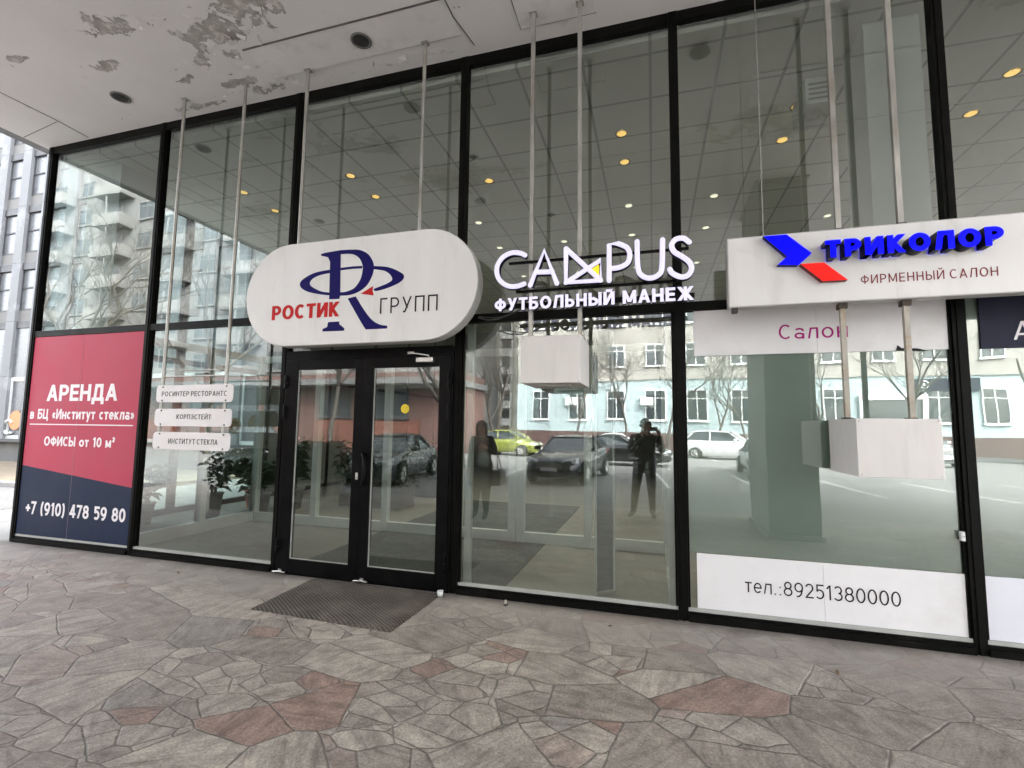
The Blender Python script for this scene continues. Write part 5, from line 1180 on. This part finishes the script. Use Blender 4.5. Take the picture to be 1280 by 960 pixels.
car('lime yellow hatchback parked across the lot', -8.4, -23.8, 4, YEL, HATCH)
car('black blue saloon facing the shopfront head on', -2.75, -12.2, 97, DKB, SALOON)
car('white saloon parked in front of the light blue block', -2.2, -28.2, 2, WHC, SALOON)
car('black saloon parked sideways behind the dark one', -1.6, -18.6, 5, BLK, SALOON)
car('white estate car seen from behind, far right of the lot', 4.1, -26.6, 20, WHC, SUV)
car('graphite saloon half hidden by the stone column', 4.2, -15.6, 92, GRYC, SALOON)
car('graphite saloon standing out left of the forecourt', -8.15, -9.7, 82, GRYC, SALOON)
car('silver saloon parked near the podium', -14.0, -24.0, 90, SIL, SALOON)
car('silver estate car parked far right', 13.5, -26.5, 85, SIL, SUV)
car('black estate car beside the podium trees', -19.5, -15.5, 30, BLK, SUV)

# ------------------------------------------------------------------ people
def skinned(J, E):
    """J: name -> (pos, radius, cloth index); E: edges. Returns evaluated verts and faces with material by nearest bone"""
    names = list(J); me = bpy.data.meshes.new('body'); me.from_pydata([J[n][0] for n in names], [(names.index(a), names.index(b)) for a, b in E], [])
    o = bpy.data.objects.new('body', me); col.objects.link(o)
    md = o.modifiers.new('skin', 'SKIN'); md.use_smooth_shade = True
    for i, n in enumerate(names):
        r_ = J[n][1]; me.skin_vertices[0].data[i].radius = (r_, r_) if not isinstance(r_, tuple) else r_
        me.skin_vertices[0].data[i].use_root = (n == 'pelvis')
    sb_ = o.modifiers.new('sub', 'SUBSURF'); sb_.levels = 2; sb_.render_levels = 2
    dg = bpy.context.evaluated_depsgraph_get(); dg.update(); em = bpy.data.meshes.new_from_object(o.evaluated_get(dg))
    vs = [v.co.copy() for v in em.vertices]; fs = [tuple(p.vertices) for p in em.polygons]
    bpy.data.objects.remove(o); bpy.data.meshes.remove(me); bpy.data.meshes.remove(em)
    mb = MB(); mb.add(vs, fs, 0, True)
    segs = [(Vector(J[a][0]), Vector(J[b][0]), J[b][2]) for a, b in E]
    for i, f in enumerate(mb.f):
        c = sum((Vector(mb.v[k]) for k in f), Vector())/len(f); best = None
        for a, b, mi in segs:
            ab = b-a; tt = max(0, min(1, (c-a).dot(ab)/ab.length_squared)); d = (c-(a+ab*tt)).length
            if best is None or d < best[0]: best = (d, mi)
        mb.m[i] = best[1]
    return mb
def hand(mb, wrist, d, palm_n, curl=.5, s=1, m=0):
    w_ = Vector(wrist); d = Vector(d).normalized(); n = Vector(palm_n).normalized(); sd = d.cross(n).normalized()
    mb.tube([w_, w_+d*.03, w_+d*.07, w_+d*.09], [.024, .034, .038, .030], 10, m, flat=1)
    for k, (o_, L) in enumerate(((-.030, .070), (-.010, .080), (.010, .075), (.029, .058))):
        b = w_+d*.085+sd*o_; c1 = b+(d*(1-curl*.4)+n*curl*.6).normalized()*L*.45; c2 = c1+(d*(1-curl)+n*curl).normalized()*L*.30; c3 = c2+(d*(1-curl*1.3)+n*curl*1.2).normalized()*L*.25
        mb.tube([b-d*.01, c1, c2, c3], [.0095, .009, .008, .006], 7, m)
    b = w_+d*.03+sd*(-.03*s); mb.tube([b, b+(d*.6-sd*s*.7+n*.2).normalized()*.035, b+(d*.9-sd*s*.4+n*.4).normalized()*.066], [.012, .0105, .007], 7, m)
def face(mb, c, f, up_=Vector((0, 0, 1)), m=0, em=0):
    f = Vector(f).normalized(); s = f.cross(up_).normalized(); c = Vector(c)
    mb.tube([c+f*.092+up_*.03, c+f*.112-up_*.012, c+f*.100-up_*.02], [.008, .014, .010], 8, m)
    mb.tube([c+f*.092-up_*.052-s*.022, c+f*.100-up_*.05, c+f*.092-up_*.052+s*.022], [.004, .007, .004], 6, em)
    for q in (-1, 1):
        mb.tube([c+f*.080+s*q*.036+up_*.028, c+f*.092+s*q*.034+up_*.026], [.013, .009], 8, em+1)
        mb.tube([c+s*q*.084-up_*.03, c+s*q*.094+up_*.0, c+s*q*.088+up_*.03], [.010, .018, .012], 8, m)
def head_cap(parent, c, f, long_=False):
    hb = MB(); c = Vector(c); f = Vector(f).normalized(); n1, n2 = 12, 20; vs = []; fs = []
    for i in range(n1+1):
        th = math.pi*.62*i/n1
        for k in range(n2):
            ph = 2*math.pi*k/n2; d = Vector((math.cos(ph)*math.sin(th), math.sin(ph)*math.sin(th), math.cos(th)))
            fr = max(0, d.dot(f)); drop = 1.0
            r_ = .112*(1-.06*fr); p = c+Vector((d.x*r_*.92, d.y*r_*1.04, d.z*r_*1.12+.012))
            if fr > .45 and d.z < .35: p = c+d*.07+Vector((0, 0, .05))
            if long_ and i > n1-4 and fr < .3: p.z -= (i-(n1-4))*.045
            vs.append(p)
    for i in range(n1):
        for k in range(n2): fs.append((i*n2+k, (i+1)*n2+k, (i+1)*n2+(k+1) % n2, i*n2+(k+1) % n2))
    hb.add(vs, fs, 0, True); hb.build('hair', HAIR, parent)
LIP = mat('lip_skin', (.36, .15, .12), .5); EYE = mat('eye_dark', (.03, .025, .02), .2)
# the photographer, phone raised
px, py = -.17, -4.86
ph_ = thing('person', 'person in black jacket and dark jeans raising a phone with both hands', 'person', (px, py, 0))
J = {'pelvis': ((px, py, .96), (.20, .16), 0), 'waist': ((px, py, 1.10), (.20, .165), 0), 'chest': ((px+.01, py+.0, 1.32), (.225, .165), 0), 'neckb': ((px+.02, py+.01, 1.49), .075, 0), 'neck': ((px+.03, py+.03, 1.56), .055, 3), 'head': ((px+.04, py+.05, 1.66), .088, 3), 'crown': ((px+.04, py+.045, 1.755), .075, 3),
     'lsh': ((px-.20, py+.02, 1.43), .088, 0), 'lel': ((px-.25, py+.16, 1.17), .068, 0), 'lwr': ((px+.07, py+.34, 1.50), .042, 0), 'rsh': ((px+.22, py+.02, 1.43), .088, 0), 'rel': ((px+.33, py+.14, 1.17), .068, 0), 'rwr': ((px+.27, py+.33, 1.50), .042, 0),
     'lhip': ((px-.11, py, .90), .125, 1), 'lkn': ((px-.16, py+.03, .50), .085, 1), 'lan': ((px-.20, py-.0, .10), .062, 1), 'lft': ((px-.24, py+.12, .05), .045, 2), 'lto': ((px-.27, py+.21, .035), .035, 2),
     'rhip': ((px+.11, py, .90), .125, 1), 'rkn': ((px+.13, py+.04, .50), .085, 1), 'ran': ((px+.15, py-.0, .10), .062, 1), 'rft': ((px+.17, py+.13, .05), .045, 2), 'rto': ((px+.18, py+.22, .035), .035, 2)}
EB = [('pelvis', 'waist'), ('waist', 'chest'), ('chest', 'neckb'), ('neckb', 'neck'), ('neck', 'head'), ('head', 'crown'), ('chest', 'lsh'), ('lsh', 'lel'), ('lel', 'lwr'), ('chest', 'rsh'), ('rsh', 'rel'), ('rel', 'rwr'), ('pelvis', 'lhip'), ('lhip', 'lkn'), ('lkn', 'lan'), ('lan', 'lft'), ('lft', 'lto'), ('pelvis', 'rhip'), ('rhip', 'rkn'), ('rkn', 'ran'), ('ran', 'rft'), ('rft', 'rto')]
mb = skinned(J, EB)
hand(mb, J['lwr'][0], (.02, .06, .1), (1, .1, 0), .6, 1, 3); hand(mb, J['rwr'][0], (-.02, .06, .1), (-1, .1, 0), .6, -1, 3)
face(mb, J['head'][0], (.05, 1, 0), m=3, em=4)
mb.build('body', [JACKET, JEANS, SHOE, SKIN, LIP, EYE], ph_); head_cap(ph_, J['head'][0], (.05, 1, 0))
pn_ = thing('mobile_phone', 'dark mobile phone held up by the photographer', 'phone', (0, -4.48, 1.6))
mb = MB(); mb.box(-.08, .08, -4.487, -4.479, 1.562, 1.638); mb.build('case', GREYDK, pn_, bevel=.003); mb = MB(); mb.box(-.074, .074, -4.4885, -4.4875, 1.566, 1.634); mb.build('screen', PANE_DK, pn_)
# the companion
px, py = -2.94, -3.62
p2 = thing('person', 'person in long dark coat and boots standing left with a hand bag', 'person', (px, py, 0))
J2 = {'pelvis': ((px, py, .95), .155, 0), 'waist': ((px, py, 1.08), .145, 0), 'chest': ((px, py, 1.28), (.175, .14), 0), 'neckb': ((px, py+.01, 1.43), .07, 0), 'neck': ((px, py+.02, 1.49), .05, 3), 'head': ((px, py+.035, 1.585), .085, 3), 'crown': ((px, py+.03, 1.68), .072, 3),
      'lsh': ((px-.17, py, 1.38), .07, 0), 'lel': ((px-.22, py-.02, 1.10), .052, 0), 'lwr': ((px-.20, py+.10, .88), .034, 0), 'rsh': ((px+.17, py, 1.38), .07, 0), 'rel': ((px+.26, py-.01, 1.12), .052, 0), 'rwr': ((px+.16, py+.20, 1.22), .034, 0),
      'lhip': ((px-.085, py, .86), .13, 0), 'lkn': ((px-.09, py+.02, .48), .085, 1), 'lan': ((px-.10, py-.01, .10), .05, 2), 'lft': ((px-.115, py+.10, .05), .043, 2), 'lto': ((px-.12, py+.18, .035), .033, 2),
      'rhip': ((px+.085, py, .86), .13, 0), 'rkn': ((px+.09, py+.02, .48), .085, 1), 'ran': ((px+.10, py-.01, .10), .05, 2), 'rft': ((px+.115, py+.10, .05), .043, 2), 'rto': ((px+.12, py+.18, .035), .033, 2)}
mb = skinned(J2, EB); hand(mb, J2['lwr'][0], (0, .05, -.1), (.3, 0, -.2), .4, 1, 3); hand(mb, J2['rwr'][0], (-.1, .05, .06), (0, 1, 0), .6, -1, 3)
face(mb, J2['head'][0], (.1, 1, 0), m=3, em=4); mb.build('body', [COAT, JEANS, SHOE, SKIN, LIP, EYE], p2); head_cap(p2, J2['head'][0], (.1, 1, 0), True)
mb = MB(); prof = []
for q in range(25):
    a = 2*math.pi*q/24; prof.append((px+.235*math.cos(a), py+.175*math.sin(a), .58))
top = [(px+.185*math.cos(2*math.pi*q/24), py+.15*math.sin(2*math.pi*q/24), 1.0) for q in range(25)]
mb.add(prof+top, [(q, q+1, 26+q, 25+q) for q in range(24)], 0, True); mb.build('coat_skirt', COAT, p2)
hb = thing('hand_bag', 'grey hand bag hanging from the arm of the person in the long coat', 'bag', (px+.33, py+.02, .62))
mb = MB(); mb.box(px+.26, px+.42, py-.16, py+.18, .60, .86); mb.build('bag_body', BAGM, hb, bevel=.03); mb = MB(); mb.tube([(px+.34, py-.10, .86), (px+.31, py-.04, 1.06), (px+.29, py+.0, 1.10), (px+.31, py+.06, 1.06), (px+.34, py+.12, .86)], .009, 6); mb.build('strap', BAGM, hb)
